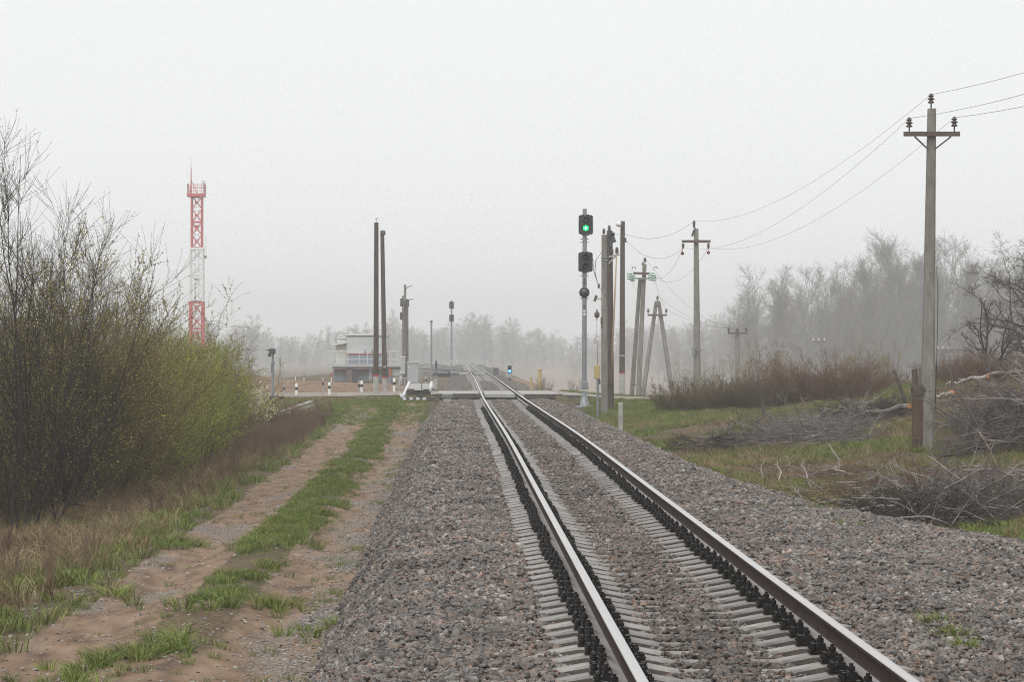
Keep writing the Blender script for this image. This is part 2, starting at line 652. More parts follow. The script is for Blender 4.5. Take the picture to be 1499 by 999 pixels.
def bed_drop(u, Y):
    e = edge(Y)
    uu = np.where(u > 1.6, 1.6 + (u - 1.6) * (1.4 / (e - 1.6)), u)   # stretch the right shoulder
    xs = [-3.5, -3.2, -2.55, -1.7, -1.25, -0.97, -0.6, -0.36, 0, 0.36, 0.6, 0.97, 1.25, 1.7, 2.3, 2.75, 3.0, 3.4, 3.9]
    ds = [1.25, 1.0, 0.30, 0.24, 0.262, 0.335, 0.335, 0.285, 0.262, 0.285, 0.335, 0.335, 0.262, 0.24, 0.30, 0.45, 0.62, 1.0, 1.45]
    return np.interp(uu, xs, ds)


def bed_z(x, Y):
    u = x - xc(Y)
    near = np.clip((np.abs(u) - 1.2) / 0.5, 0, 1)
    return zrail(Y) - bed_drop(u, Y) + near * 0.07 * (vnoise(x, Y, 0.8, 11) - 0.5) + near * 0.05 * (vnoise(x, Y, 2.5, 12) - .5)


# ------------------------------------------------------------------ materials
M = {}
M['concrete_pole'] = mat('weathered_concrete', (0.26, 0.245, 0.22), (0.13, 0.12, 0.10), 0.85, 3.0, 0.5, stretch=(2, 2, 0.5), c3=(0.2, 0.185, 0.165))
M['pale_concrete'] = mat('pale_concrete', (0.42, 0.41, 0.385), (0.25, 0.24, 0.22), 0.85, 5.0, 0.4)
M['dark_wood'] = mat('tarred_wood', (0.12, 0.095, 0.075), (0.055, 0.043, 0.035), 0.85, 4.0, 0.6, stretch=(6, 6, 0.5))
M['brown_wood'] = mat('brown_timber', (0.12, 0.075, 0.052), (0.06, 0.038, 0.028), 0.85, 3.0, 0.6, stretch=(5, 5, 0.6))
M['white_paint'] = mat('white_paint', (0.78, 0.78, 0.76), (0.6, 0.6, 0.57), 0.5, 6.0)
M['black_paint'] = mat('black_paint', (0.03, 0.03, 0.03), (0.018, 0.018, 0.018), 0.5, 6.0)
M['red_paint'] = mat('red_paint', (0.38, 0.06, 0.045), (0.26, 0.04, 0.032), 0.5, 6.0)
M['tower_red'] = mat('tower_red', (0.52, 0.045, 0.045), (0.42, 0.03, 0.03), 0.5, 1.0)
M['galv'] = mat('galvanised_steel', (0.29, 0.30, 0.31), (0.19, 0.2, 0.21), 0.45, 6.0, metal=0.4)
M['grey_paint'] = mat('grey_paint', (0.40, 0.42, 0.42), (0.33, 0.345, 0.345), 0.5, 2.0)
M['dark_grey'] = mat('dark_grey_steel', (0.1, 0.1, 0.105), (0.06, 0.06, 0.065), 0.5, 4.0)
M['signal_black'] = mat('matt_black_backboard', (0.035, 0.036, 0.038), (0.02, 0.02, 0.022), 0.55, 20.0)
M['cabin_pale'] = mat('pale_cladding', (0.47, 0.495, 0.49), (0.40, 0.425, 0.42), 0.6, 1.0)
M['cabin_cream'] = mat('cream_cladding', (0.58, 0.58, 0.53), (0.5, 0.5, 0.46), 0.6, 1.0)
M['cabin_blue'] = mat('blue_grey_cladding', (0.25, 0.275, 0.305), (0.205, 0.225, 0.25), 0.6, 1.0)
M['roof_white'] = mat('white_roof_edge', (0.62, 0.63, 0.63), (0.5, 0.51, 0.51), 0.5, 1.0)
M['brown_steel'] = mat('brown_pillar', (0.17, 0.13, 0.105), (0.11, 0.085, 0.07), 0.7, 3.0)
M['porcelain'] = mat('dark_glazed_porcelain', (0.075, 0.05, 0.04), (0.05, 0.032, 0.027), 0.25, 6.0, spec=0.5)
M['glass_ins'] = mat('pale_green_glass', (0.42, 0.56, 0.50), (0.33, 0.46, 0.41), 0.15, 6.0, spec=0.6)
M['white_ins'] = mat('white_porcelain', (0.75, 0.75, 0.74), (0.65, 0.65, 0.64), 0.2, 6.0, spec=0.5)
M['rust_steel'] = mat('rusty_steel', (0.14, 0.105, 0.085), (0.07, 0.05, 0.04), 0.7, 12.0, 0.3)
M['wire'] = mat('wire', (0.09, 0.09, 0.095), (0.07, 0.07, 0.075), 0.5, 4.0, metal=0.3)
M['yellow_box'] = mat('faded_yellow_paint', (0.46, 0.37, 0.17), (0.36, 0.28, 0.12), 0.6, 6.0)
M['bamboo'] = mat('pale_tan_rod', (0.42, 0.32, 0.21), (0.33, 0.25, 0.16), 0.7, 5.0)
M['lens_dark'] = mat('dark_lens', (0.03, 0.035, 0.035), (0.02, 0.022, 0.024), 0.12, 5.0, spec=0.6)
M['green_lamp'] = mat_emit('lit_green_lamp', (0.01, 0.85, 0.16), 2.2)
M['green_core'] = mat_emit('lit_green_core', (0.35, 1.0, 0.5), 3.0)
M['blue_lamp'] = mat_emit('lit_blue_lamp', (0.02, 0.16, 1.0), 9.0)
M['rail_head'] = mat('polished_rail_steel', (0.62, 0.60, 0.585), (0.52, 0.50, 0.485), 0.33, 2.0, metal=0.75, stretch=(8, 0.3, 8), spec=0.5)
M['rail_web'] = mat('rusty_rail_side', (0.062, 0.036, 0.025), (0.03, 0.018, 0.013), 0.7, 6.0, 0.3, spec=0.2)
M['rail_foot'] = mat('wet_rail_foot', (0.15, 0.125, 0.115), (0.09, 0.07, 0.062), 0.32, 7.0, spec=0.7)
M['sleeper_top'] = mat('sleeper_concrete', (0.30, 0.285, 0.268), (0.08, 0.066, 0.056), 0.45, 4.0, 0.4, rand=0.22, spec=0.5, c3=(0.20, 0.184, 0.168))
M['sleeper_side'] = mat('dark_sleeper_side', (0.10, 0.08, 0.068), (0.045, 0.035, 0.029), 0.7, 7.0, 0.4, rand=0.1)  # sleeper sides and ends, darker and browner than the tops
M['fasten'] = mat('oily_fastening', (0.016, 0.013, 0.011), (0.007, 0.006, 0.005), 0.4, 30.0, spec=0.35)
M['bark'] = mat('grey_bark', (0.15, 0.125, 0.105), (0.075, 0.062, 0.05), 0.9, 6.0, rand=0.15)
M['bark_dark'] = mat('dark_bark', (0.07, 0.056, 0.046), (0.032, 0.025, 0.021), 0.9, 6.0, rand=0.15)
M['twig_olive'] = mat('olive_twigs', (0.165, 0.125, 0.065), (0.085, 0.062, 0.034), 0.85, 3.0, rand=0.12)
M['twig_brown'] = mat('red_brown_twigs', (0.20, 0.12, 0.078), (0.10, 0.057, 0.04), 0.85, 3.0, rand=0.12)
M['twig_dark'] = mat('dark_brown_twigs', (0.125, 0.088, 0.054), (0.06, 0.042, 0.028), 0.85, 3.0, rand=0.15)
M['twig_grey'] = mat('cut_grey_branches', (0.27, 0.245, 0.225), (0.07, 0.055, 0.05), 0.85, 3.0, rand=0.15)
M['twig_violet'] = mat('violet_grey_branches', (0.205, 0.17, 0.155), (0.075, 0.057, 0.052), 0.85, 3.0, rand=0.15)
M['branch_white'] = mat('pale_peeled_branch', (0.5, 0.47, 0.43), (0.27, 0.24, 0.21), 0.8, 5.0, rand=0.15)
M['cut_wood'] = mat('fresh_cut_wood', (0.42, 0.2, 0.09), (0.32, 0.14, 0.06), 0.8, 12.0)
M['leaf_olive'] = mat('olive_buds', (0.36, 0.32, 0.085), (0.21, 0.18, 0.055), 0.7, 1.2, rand=0.1)
M['leaf_green'] = mat('fresh_green_leaves', (0.36, 0.40, 0.06), (0.22, 0.26, 0.042), 0.6, 1.2, rand=0.1)
M['blossom'] = mat('cream_catkins', (0.72, 0.69, 0.46), (0.55, 0.51, 0.3), 0.7, 3.0)
M['asphalt'] = mat('worn_road_surface', (0.30, 0.265, 0.235), (0.2, 0.165, 0.14), 0.8, 0.7, 0.4)
M['timber_old'] = mat('old_dark_boards', (0.1, 0.078, 0.062), (0.05, 0.04, 0.032), 0.9, 5.0, 0.5)


def stain_by_place(m, cx=1.887):
    '''brake dust browns the stone near the rails, damp patches darken it; tied to the place, not to the light'''
    n, l = m.node_tree.nodes, m.node_tree.links
    b = n['Principled BSDF']
    src = b.inputs['Base Color'].links[0].from_socket
    ge = n.new('ShaderNodeNewGeometry')
    nz = n.new('ShaderNodeTexNoise')
    nz.inputs['Scale'].default_value = 0.75
    nz.inputs['Detail'].default_value = 5
    nz.inputs['Roughness'].default_value = 0.7
    l.new(ge.outputs['Position'], nz.inputs['Vector'])
    mr = n.new('ShaderNodeMapRange')
    mr.inputs['From Min'].default_value, mr.inputs['From Max'].default_value = 0.3, 0.7
    mr.inputs['To Min'].default_value, mr.inputs['To Max'].default_value = 0.45, 1.5
    l.new(nz.outputs['Fac'], mr.inputs['Value'])
    hv = n.new('ShaderNodeHueSaturation')
    l.new(mr.outputs[0], hv.inputs['Value'])
    l.new(src, hv.inputs['Color'])
    sx = n.new('ShaderNodeSeparateXYZ')
    l.new(ge.outputs['Position'], sx.inputs[0])
    a = n.new('ShaderNodeMath')
    a.operation = 'SUBTRACT'
    a.inputs[1].default_value = cx
    l.new(sx.outputs[0], a.inputs[0])
    ab = n.new('ShaderNodeMath')
    ab.operation = 'ABSOLUTE'
    l.new(a.outputs[0], ab.inputs[0])
    m2 = n.new('ShaderNodeMapRange')
    m2.interpolation_type = 'SMOOTHSTEP'
    m2.inputs['From Min'].default_value, m2.inputs['From Max'].default_value = 0.8, 1.7
    m2.inputs['To Min'].default_value, m2.inputs['To Max'].default_value = 0.6, 0.0
    l.new(ab.outputs[0], m2.inputs['Value'])
    mx = n.new('ShaderNodeMix')
    mx.data_type = 'RGBA'
    mx.blend_type = 'MULTIPLY'
    mx.inputs[7].default_value = (0.88, 0.82, 0.77, 1)
    l.new(m2.outputs[0], mx.inputs[0])
    l.new(hv.outputs[0], mx.inputs[6])
    l.new(mx.outputs[2], b.inputs['Base Color'])


# ground: cover weights as vertex attributes, grain from noise
def ground_material():
    m = bpy.data.materials.new('ground_cover')
    m.use_nodes = True
    n, l = m.node_tree.nodes, m.node_tree.links
    b = n['Principled BSDF']
    b.inputs['Roughness'].default_value = 0.95
    b.inputs['Specular IOR Level'].default_value = 0.15
    tc = n.new('ShaderNodeTexCoord')
    gmap = n.new('ShaderNodeMapping')
    gmap.inputs['Scale'].default_value = (1.25, 0.4, 1.0)      # wheels draw the dirt out along the track
    l.new(tc.outputs['Object'], gmap.inputs['Vector'])

    def noise(s, d=6, rgh=0.6):
        q = n.new('ShaderNodeTexNoise')
        q.inputs['Scale'].default_value = s
        q.inputs['Detail'].default_value = d
        q.inputs['Roughness'].default_value = rgh
        l.new(gmap.outputs[0], q.inputs['Vector'])
        return q.outputs['Fac']

    def ramp(f, cols, lo=0.3, hi=0.7):
        r = n.new('ShaderNodeValToRGB')
        e = r.color_ramp.elements
        e[0].position, e[0].color = lo, (*cols[0], 1)
        e[1].position, e[1].color = hi, (*cols[-1], 1)
        for i, c in enumerate(cols[1:-1], 1):
            k = e.new(lo + (hi - lo) * i / (len(cols) - 1))
            k.color = (*c, 1)
        l.new(f, r.inputs['Fac'])
        return r.outputs['Color']

    def mixc(f, a, c):
        q = n.new('ShaderNodeMix')
        q.data_type = 'RGBA'
        l.new(f, q.inputs[0])
        l.new(a, q.inputs[6])
        l.new(c, q.inputs[7])
        return q.outputs[2]

    def att(nm):
        q = n.new('ShaderNodeAttribute')
        q.attribute_name = nm
        return q.outputs['Fac']

    def edge_mask(w, nz, sharp=0.08):
        # the weight broken up by noise
        a = n.new('ShaderNodeMath')
        a.operation = 'ADD'
        l.new(w, a.inputs[0])
        l.new(nz, a.inputs[1])
        r = n.new('ShaderNodeMapRange')
        r.inputs['From Min'].default_value = 1.0 - sharp
        r.inputs['From Max'].default_value = 1.0 + sharp
        l.new(a.outputs[0], r.inputs['Value'])
        return r.outputs[0]
    n1, n2, n3, n4 = noise(0.9), noise(6.0), noise(28.0, 4), noise(2.3, 5)
    dry = ramp(n2, [(0.05, 0.037, 0.025), (0.14, 0.105, 0.062), (0.09, 0.06, 0.038), (0.20, 0.16, 0.09)])
    grn = ramp(n2, [(0.042, 0.036, 0.022), (0.08, 0.07, 0.035), (0.125, 0.105, 0.058)])
    snd = ramp(n4, [(0.095, 0.062, 0.044), (0.205, 0.137, 0.092), (0.28, 0.198, 0.137)])
    snd = mixc(edge_mask(att('grit'), n3, 0.1), snd, ramp(n3, [(0.06, 0.05, 0.043), (0.15, 0.128, 0.112), (0.30, 0.275, 0.25)], 0.35, 0.65))
    col = mixc(edge_mask(att('green'), n4), dry, grn)
    col = mixc(edge_mask(att('sand'), n2), col, snd)
    l.new(col, b.inputs['Base Color'])
    bp = n.new('ShaderNodeBump')
    bp.inputs['Strength'].default_value = 0.6
    bp.inputs['Distance'].default_value = 0.03
    l.new(n3, bp.inputs['Height'])
    l.new(bp.outputs[0], b.inputs['Normal'])
    return m


M['ground'] = ground_material()


def cover(x, Y):
    """weights sand, green, grit"""
    near = 1 - sstep(103, 109, Y)
    wig = 0.25 * (vnoise(x * 0, Y, 6.0, 3) - .5)
    track = np.exp(-((x + 3.75 + wig) / 0.62) ** 4) + np.exp(-((x + 1.85 + wig) / 0.55) ** 4)
    track = np.maximum(track, (1 - sstep(22, 27, Y)) * np.exp(-((x + 2.7) / 1.7) ** 6))
    sand = near * np.clip(track, 0, 1) * 1.15
    sand = np.maximum(sand, sstep(111, 113, Y) * (1 - sstep(176, 190, Y)) * (1 - sstep(-3, -1, x)) * sstep(-45, -38, x) * 1.2)
    sand = np.maximum(sand, sstep(124, 128, Y) * (1 - sstep(260, 300, Y)) * sstep(3.8, 4.4, x) * (1 - sstep(12, 16, x)) * 1.1)
    sand = np.maximum(sand, sstep(420, 480, Y) * (1 - sstep(960, 1050, Y)) * sstep(6, 14, x) * (1 - sstep(70, 100, x)) * (.45 + .75 * (vnoise(x, Y * .2, 9, 91) > .5)))
    green = 0.35 + 0.35 * (vnoise(x, Y * .5, 1.1, 21) - .5) * 2
    green = green + 0.12 * np.exp(-((x + 2.75 + wig) / 0.6) ** 4)
    green = green + 0.28 * sstep(88, 98, Y) * (1 - sstep(111, 113, Y))
    green = green + np.where((x > 5) & (Y < 112), 0.22 * (vnoise(x, Y, 2.6, 22) - .35) * 2, 0)
    green = np.where((x < -6.6) & (Y < 100), green - 0.25, green)
    grit = near * np.clip(0.27 + 0.34 * (vnoise(x, Y * .3, 0.55, 31) - .5) * 2 + 0.25 * np.exp(-((x + 1.5) / 0.45) ** 2), 0, 0.9)
    grit = np.where(Y > 108, 0.2, grit)
    return sand, green, grit


def spaced(a, b, d0, g):
    out, d = [a], d0
    while out[-1] < b:
        out.append(out[-1] + d)
        d *= g
    return out


gy = list(np.arange(-30, 20, 4.0)) + list(np.arange(20, 48, 0.16)) + list(np.arange(48, 108, 0.4)) + list(np.arange(108, 200, 1.0)) + spaced(200, 1700, 2.0, 1.05)
gx = [-v for v in spaced(12, 600, 0.8, 1.16)][::-1] + list(np.arange(-11.7, -5, 0.3)) + list(np.arange(-5, -0.9, 0.1)) + [0, 1.5, 3] + list(np.arange(4, 16, 0.25)) + spaced(16, 600, 0.5, 1.14)
gx, gy = np.array(gx), np.array(gy)
GX, GY = np.meshgrid(gx, gy)
GZ = Gz(GX, GY)
under = (np.abs(GX - xc(GY)) < 2.4) & (GY < 900)
GZ = np.where(under, np.minimum(GZ, zrail(GY) - 0.75), GZ)
nx, ny = len(gx), len(gy)
gv = np.stack([GX, GY, GZ], -1).reshape(-1, 3)
ii = (np.arange(ny - 1)[:, None] * nx + np.arange(nx - 1)[None, :]).reshape(-1)
gf = np.stack([ii, ii + 1, ii + nx + 1, ii + nx], -1)
gs, gg, gr = cover(GX, GY)


def ground_piece(name, sel):
    f = gf[sel]
    used, inv = np.unique(f, return_inverse=True)
    me = np_mesh(name, gv[used], inv.reshape(-1, 4), M['ground'], smooth=True)
    for nm, arr in (('sand', gs), ('green', gg), ('grit', gr)):
        a = me.attributes.new(nm, 'FLOAT', 'POINT')
        a.data.foreach_set('value', arr.reshape(-1)[used].astype(np.float32))
    return tag(put(name, me), kind='structure')


fx = gv[gf].mean(axis=1)
road_sel = (fx[:, 0] > -4.55) & (fx[:, 0] < -1.0) & (fx[:, 1] < 110)
ground_piece('dirt_track', road_sel)
ground_piece('ground', ~road_sel)

# the road over the crossing
ry = np.linspace(112.6, 122.6, 12)
for side, xa, xb in (('a', -40, -0.2), ('b', 3.75, 26)):
    rx = np.linspace(xa, xb, 60)
    RX, RY = np.meshgrid(rx, ry)
    RZ = Gz(RX, RY) + 0.03
    k = (np.arange(11)[:, None] * 60 + np.arange(59)[None, :]).reshape(-1)
    me = np_mesh('road', np.stack([RX, RY, RZ], -1).reshape(-1, 3), np.stack([k, k + 1, k + 61, k + 60], -1), M['asphalt'], smooth=True)
    tag(put('road', me), kind='structure')


# ------------------------------------------------------------------ ballast bed and stones
M['bed'] = mat('packed_ballast', (0.15, 0.13, 0.116), (0.02, 0.017, 0.015), 0.9, 16.0, 1.0, c3=(0.07, 0.058, 0.051), detail=3, contrast=(0.36, 0.64), bscale=24)
by = np.array(list(np.arange(-8, 12, 1.0)) + list(np.arange(12, 60, 0.25)) + list(np.arange(60, 130, 0.6)) + list(np.arange(130, 640, 4.0)))
bu = np.concatenate([np.linspace(0, 1, 110)])
BV = []
for Y in by:
    e = float(edge(Y))
    x0, x1 = float(xc(Y)) - 3.5, float(xc(Y)) + e + 0.9
    x = x0 + (x1 - x0) * bu
    BV.append(np.stack([x, np.full_like(x, Y), bed_z(x, np.full_like(x, Y))], -1))
BV = np.array(BV)
nb_y, nb_x = len(by), len(bu)
k = (np.arange(nb_y - 1)[:, None] * nb_x + np.arange(nb_x - 1)[None, :]).reshape(-1)
me = np_mesh('ballast_bed', BV.reshape(-1, 3), np.stack([k, k + 1, k + nb_x + 1, k + nb_x], -1), M['bed'], smooth=True)
tag(put('ballast_bed', me), kind='structure')

M['stone'] = mat_random('crushed_stone', [(0.03, 0.027, 0.025), (0.095, 0.084, 0.075), (0.15, 0.118, 0.098), (0.055, 0.048, 0.043), (0.21, 0.19, 0.172), (0.115, 0.08, 0.064), (0.14, 0.126, 0.115), (0.04, 0.036, 0.034), (0.20, 0.145, 0.108), (0.085, 0.073, 0.065), (0.17, 0.153, 0.14), (0.05, 0.043, 0.038), (0.32, 0.295, 0.27), (0.11, 0.096, 0.085), (0.24, 0.16, 0.12), (0.13, 0.085, 0.068)],
                        rough=0.5, spec=0.45, noise=0.4, scale=2.0)
M['chip'] = mat_random('pale_stone_chips', [(0.15, 0.135, 0.123), (0.25, 0.23, 0.21), (0.36, 0.335, 0.31), (0.2, 0.165, 0.14), (0.09, 0.078, 0.07)], rough=0.6, spec=0.4, noise=0.25, scale=2.0)


def stone_mesh(name, seed, m, flat=0.65):
    r = np.random.default_rng(seed)
    import bmesh
    bm = bmesh.new()
    bmesh.ops.create_icosphere(bm, subdivisions=1, radius=0.5)
    sx, sy, sz = r.uniform(0.85, 1.35), r.uniform(0.65, 1.0), r.uniform(flat * 0.75, flat * 1.15)
    # cut by a few random planes so the stone is angular
    pl = norm(r.normal(0, 1, (7, 3)))
    dist = r.uniform(0.28, 0.42, 7)
    for v in bm.verts:
        c = np.array(v.co)
        for q, d in zip(pl, dist):
            s = c @ q
            if s > d:
                c = c - q * (s - d)
        c = c * (sx, sy, sz) + r.normal(0, 0.02, 3)
        v.co = c
    me = bpy.data.meshes.new(name)
    bm.to_mesh(me)
    bm.free()
    me.materials.append(m)
    return me


stain_by_place(M['stone'])
stain_by_place(M['bed'])
stones_c = proto_collection('stone_shapes', [stone_mesh('stone', 100 + i, M['stone']) for i in range(9)])
chips_c = proto_collection('chip_shapes', [stone_mesh('stone_chip', 200 + i, M['chip'], 0.35) for i in range(6)])


def stone_points(y0, y1, dens, s0, s1):
    r = rng
    w = 12.0
    N = int((y1 - y0) * w * dens)
    Y = r.uniform(y0, y1, N)
    x = r.uniform(-1.75, -1.75 + w, N)
    u = x - xc(Y)
    e = edge(Y)
    keep = (u > -3.28) & (u < e + 0.35) & (x < 670 / 1 + 99)
    # only what the frame (and a step to the side) can see
    keep &= x < (Y * 0.235 + 1.2)
    # thinner towards the edges
    keep &= (r.uniform(0, 1, N) < np.clip((e + 0.4 - u) / 0.5, 0.0, 1))
    # leave the sleeper tops and the rails clear
    ph = np.abs(((Y - SL0) / SLP + 0.5) % 1.0 - 0.5) * SLP
    top = np.interp(np.abs(u), SLX, SLZ)
    bedd = bed_drop(u, Y)
    on = (ph < 0.13) & (np.abs(u) < 1.36) & (top < bedd - 0.006) & (Y < 110)
    onb = (ph < 0.13) & (np.abs(u) < 1.36) & (Y < 110) & (r.uniform(0, 1, N) < 0.45)
    keep &= ~(on & (r.uniform(0, 1, N) > .12)) & ~onb
    keep &= np.abs(np.abs(u) - 0.7975) > 0.15
    deck = (Y > 112.3) & (Y < 123)
    keep &= ~deck
    x, Y, u = x[keep], Y[keep], u[keep]
    s = r.uniform(s0, s1, len(x)) * np.where(r.uniform(0, 1, len(x)) < 0.12, 1.35, 1.0)
    s = np.where(np.abs(u) < 1.3, np.minimum(s, 0.055 + 0.0006 * Y), s)
    z = bed_z(x, Y) + s * r.uniform(-0.15, 0.38, len(x))
    rot = np.stack([r.normal(0, 0.5, len(x)), r.normal(0, 0.5, len(x)), r.uniform(0, 6.28, len(x))], -1)
    return np.stack([x, Y, z], -1), rot, s


SLP, SL0 = 0.5435, 13.0
SLX = [0, 0.36, 0.62, 0.80, 1.0, 1.35]
SLZ = [0.266, 0.266, 0.216, 0.212, 0.216, 0.276]
SP = [stone_points(15, 24, 1150, 0.028, 0.074), stone_points(24, 36, 850, 0.032, 0.078), stone_points(36, 60, 480, 0.04, 0.086), stone_points(60, 112.3, 230, 0.055, 0.095), stone_points(123, 190, 90, 0.07, 0.12)]
pts = np.concatenate([a[0] for a in SP])
rot = np.concatenate([a[1] for a in SP])
scl = np.concatenate([a[2] for a in SP])
o = scatter('ballast_stones', pts, rot, scl, stones_c, rng.integers(0, 9, len(pts)))
tag(o, 'crushed grey and brown ballast stones heaped along the track', 'gravel')

# pale chips trodden into the dirt track
N = 26000
Y = 20 + 85 * rng.uniform(0, 1, N) ** 1.8
x = rng.uniform(-5.0, -1.0, N)
dens = 0.12 + 0.88 * np.exp(-((x + 1.35) / 0.42) ** 2) + 0.35 * (vnoise(x, Y, 1.1, 41) > 0.55) * np.exp(-((x + 3.0) / 1.5) ** 4) + 0.55 * np.exp(-((x + 4.75) / 0.3) ** 2) * (vnoise(x, Y, 2.0, 42) > 0.4)
keep = rng.uniform(0, 1, N) < dens
x, Y = x[keep], Y[keep]
s = rng.uniform(0.018, 0.06, len(x))
o = scatter('stone_chips', np.stack([x, Y, Gz(x, Y) + s * 0.1], -1), np.stack([rng.normal(0, .2, len(x)), rng.normal(0, .2, len(x)), rng.uniform(0, 6.28, len(x))], -1), s, chips_c, rng.integers(0, 6, len(x)))
tag(o, 'flat pale stone chips strewn over the dirt track', 'gravel')

# ------------------------------------------------------------------ track
trk = thing('railway_track', (float(xc(40)), 40, float(zrail(40))), 'straight single railway track on concrete sleepers running into the fog', 'railway track')


def rail_mesh(name, cx_fn, z_fn, ys, org):
    # outline clockwise from head top left; drops from the running surface
    prof = [(-.030, 0.0), (.030, 0.0), (.0365, -.007), (.0375, -.035), (.012, -.048), (.009, -.06), (.009, -.13), (.014, -.152), (.072, -.168), (.075, -.18), (-.075, -.18), (-.072, -.168), (-.014, -.152), (-.009, -.13), (-.009, -.06), (-.012, -.048), (-.0375, -.035), (-.0365, -.007)]
    mi_seg = [0, 0, 1, 1, 1, 1, 1, 2, 1, 1, 1, 2, 1, 1, 1, 1, 1, 0]
    n = len(prof)
    V = []
    for y in ys:
        cx_, cz_ = cx_fn(y), z_fn(y)
        V += [(cx_ + a - org[0], y - org[1], cz_ + b - org[2]) for a, b in prof]
    Fq, mi = [], []
    for k in range(len(ys) - 1):
        for i in range(n):
            j = (i + 1) % n
            Fq.append((k * n + j, k * n + i, k * n + n + i, k * n + n + j))
            mi.append(mi_seg[i])
    return np_mesh(name, V, np.array(Fq), [M['rail_head'], M['rail_web'], M['rail_foot']], mi)


rys = list(np.arange(-10, 130, 2.5)) + list(np.arange(130, 600, 6.0))
for s in (-1, 1):
    put('rail', rail_mesh('rail', lambda y, s=s: float(xc(y)) + s * 0.7975, lambda y: float(zrail(y)), rys, root_loc(trk)), trk)


def sleeper_mesh():
    xs = [-1.35, -1.31, -1.0, -0.80, -0.62, -0.36, 0, 0.36, 0.62, 0.80, 1.0, 1.31, 1.35]
    V, Fq, mi = [], [], []
    for i, x in enumerate(xs):
        z = -float(np.interp(abs(x), SLX, SLZ))
        if i in (0, len(xs) - 1):
            z -= 0.012
        V += [(x, -.14, -.44), (x, -.098, z - .018), (x, -.080, z), (x, .080, z), (x, .098, z - .018), (x, .14, -.44)]
    for k in range(len(xs) - 1):
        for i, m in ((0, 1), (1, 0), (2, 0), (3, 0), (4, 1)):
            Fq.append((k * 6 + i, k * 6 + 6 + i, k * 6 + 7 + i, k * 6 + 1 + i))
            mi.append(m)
    me = bpy.data.meshes.new('sleeper')
    n = len(xs)
    faces = [tuple(f) for f in Fq] + [(0, 1, 2, 3, 4, 5), tuple((n - 1) * 6 + i for i in (5, 4, 3, 2, 1, 0))]
    me.from_pydata(V, [], faces)
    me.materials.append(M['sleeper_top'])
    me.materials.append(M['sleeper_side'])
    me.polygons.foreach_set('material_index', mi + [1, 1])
    me.update()
    return me


def fastening_mesh():
    b = MB()
    b.box((0, 0, -.202), (.39, .17, .022))
    for s in (-1, 1):
        b.box((s * .105, 0, -.166), (.055, .10, .05))
        b.cyl((s * .112, 0, -.15), (s * .112, 0, -.085), .014, n=6)
        b.cyl((s * .112, 0, -.135), (s * .112, 0, -.105), .026, n=6)
        for t in (-1, 1):
            b.cyl((s * .165, t * .045, -.195), (s * .165, t * .045, -.14), .017, n=6)
            b.cyl((s * .165, t * .045, -.185), (s * .165, t * .045, -.163), .027, n=6)
    return b.mesh('fastening', M['fasten'])


sl_me, fa_me = sleeper_mesh(), fastening_mesh()
NSL = 146
tl = root_loc(trk)
extra = []
for i in range(-12, 900):
    Y = SL0 + i * SLP
    x, z = float(xc(Y)), float(zrail(Y))
    if 0 <= i < NSL:
        s = put('sleeper', sl_me, trk, (x - tl.x + random.uniform(-.02, .02), Y - tl.y + random.uniform(-.012, .012), z - tl.z + random.uniform(-.004, .004)))
        for q in (-1, 1):
            put('fastening', fa_me, s, (q * 0.7975, 0, 0))
    elif not (112 < Y < 123.2):
        extra.append((x, Y, z))
b = MB()
xs = [-1.34, -0.85, -0.36, 0.36, 0.85, 1.34]
for x, Y, z in extra:
    vs, fs = [], []
    for u in xs:
        t = -float(np.interp(abs(u), SLX, SLZ)) + 0.0
        vs += [(x + u, Y - .1, z + t - .1), (x + u, Y - .085, z + t), (x + u, Y + .085, z + t), (x + u, Y + .1, z + t - .1)]
    for k in range(5):
        for i in range(3):
            fs.append((k * 4 + i, k * 4 + 4 + i, k * 4 + 5 + i, k * 4 + 1 + i))
    b.add(vs, fs)
o = b.build('sleepers', M['sleeper_top'], trk)
tag(o, kind='stuff')

# ------------------------------------------------------------------ siding joining far off
sid = thing('siding_track', P(650, 541, 300), 'siding track curving in from the left beyond the crossing', 'railway track')
_sy = np.array([228, 250, 275, 293, 312, 335, 370, 450, 600.])
_sx = np.array([3.0, 1.75, -0.4, -2.0, -3.4, -4.3, -4.7, -4.85, -4.9])


def sxc(y):
    return float(sum(np.interp(y + k, _sy, _sx) for k in (-6, -3, 0, 3, 6)) / 5)


sys_ = list(np.arange(240, 560, 4.0))
for s in (-1, 1):
    put('rail', rail_mesh('rail', lambda y, s=s: sxc(y) + s * 0.7975, lambda y: float(zrail(y)) + .01, [y for y in sys_ if s * 0.7975 + sxc(y) < 2.75], root_loc(sid)), sid)
b = MB()
for y in np.arange(268, 520, 0.6):
    b.box((sxc(y), y, float(zrail(y)) - .25), (2.7, .19, .1))
o = b.build('sleepers', M['sleeper_top'], sid)
tag(o, kind='stuff')
sv, sf = [], []
for i, y in enumerate(np.arange(270, 560, 5.0)):
    c, z = sxc(y), float(zrail(y))
    sv += [(c - 4.0, y, z - 1.3), (c - 2.4, y, z - .27), (c + 2.6, y, z - .27), (c + 4.0, y, z - .9)]
    if i:
        k = (i - 1) * 4
        sf += [(k + j, k + j + 1, k + j + 5, k + j + 4) for j in range(3)]
tag(put('siding_ballast', np_mesh('siding_ballast', np.array(sv), np.array(sf), M['bed'], smooth=True)), kind='structure')

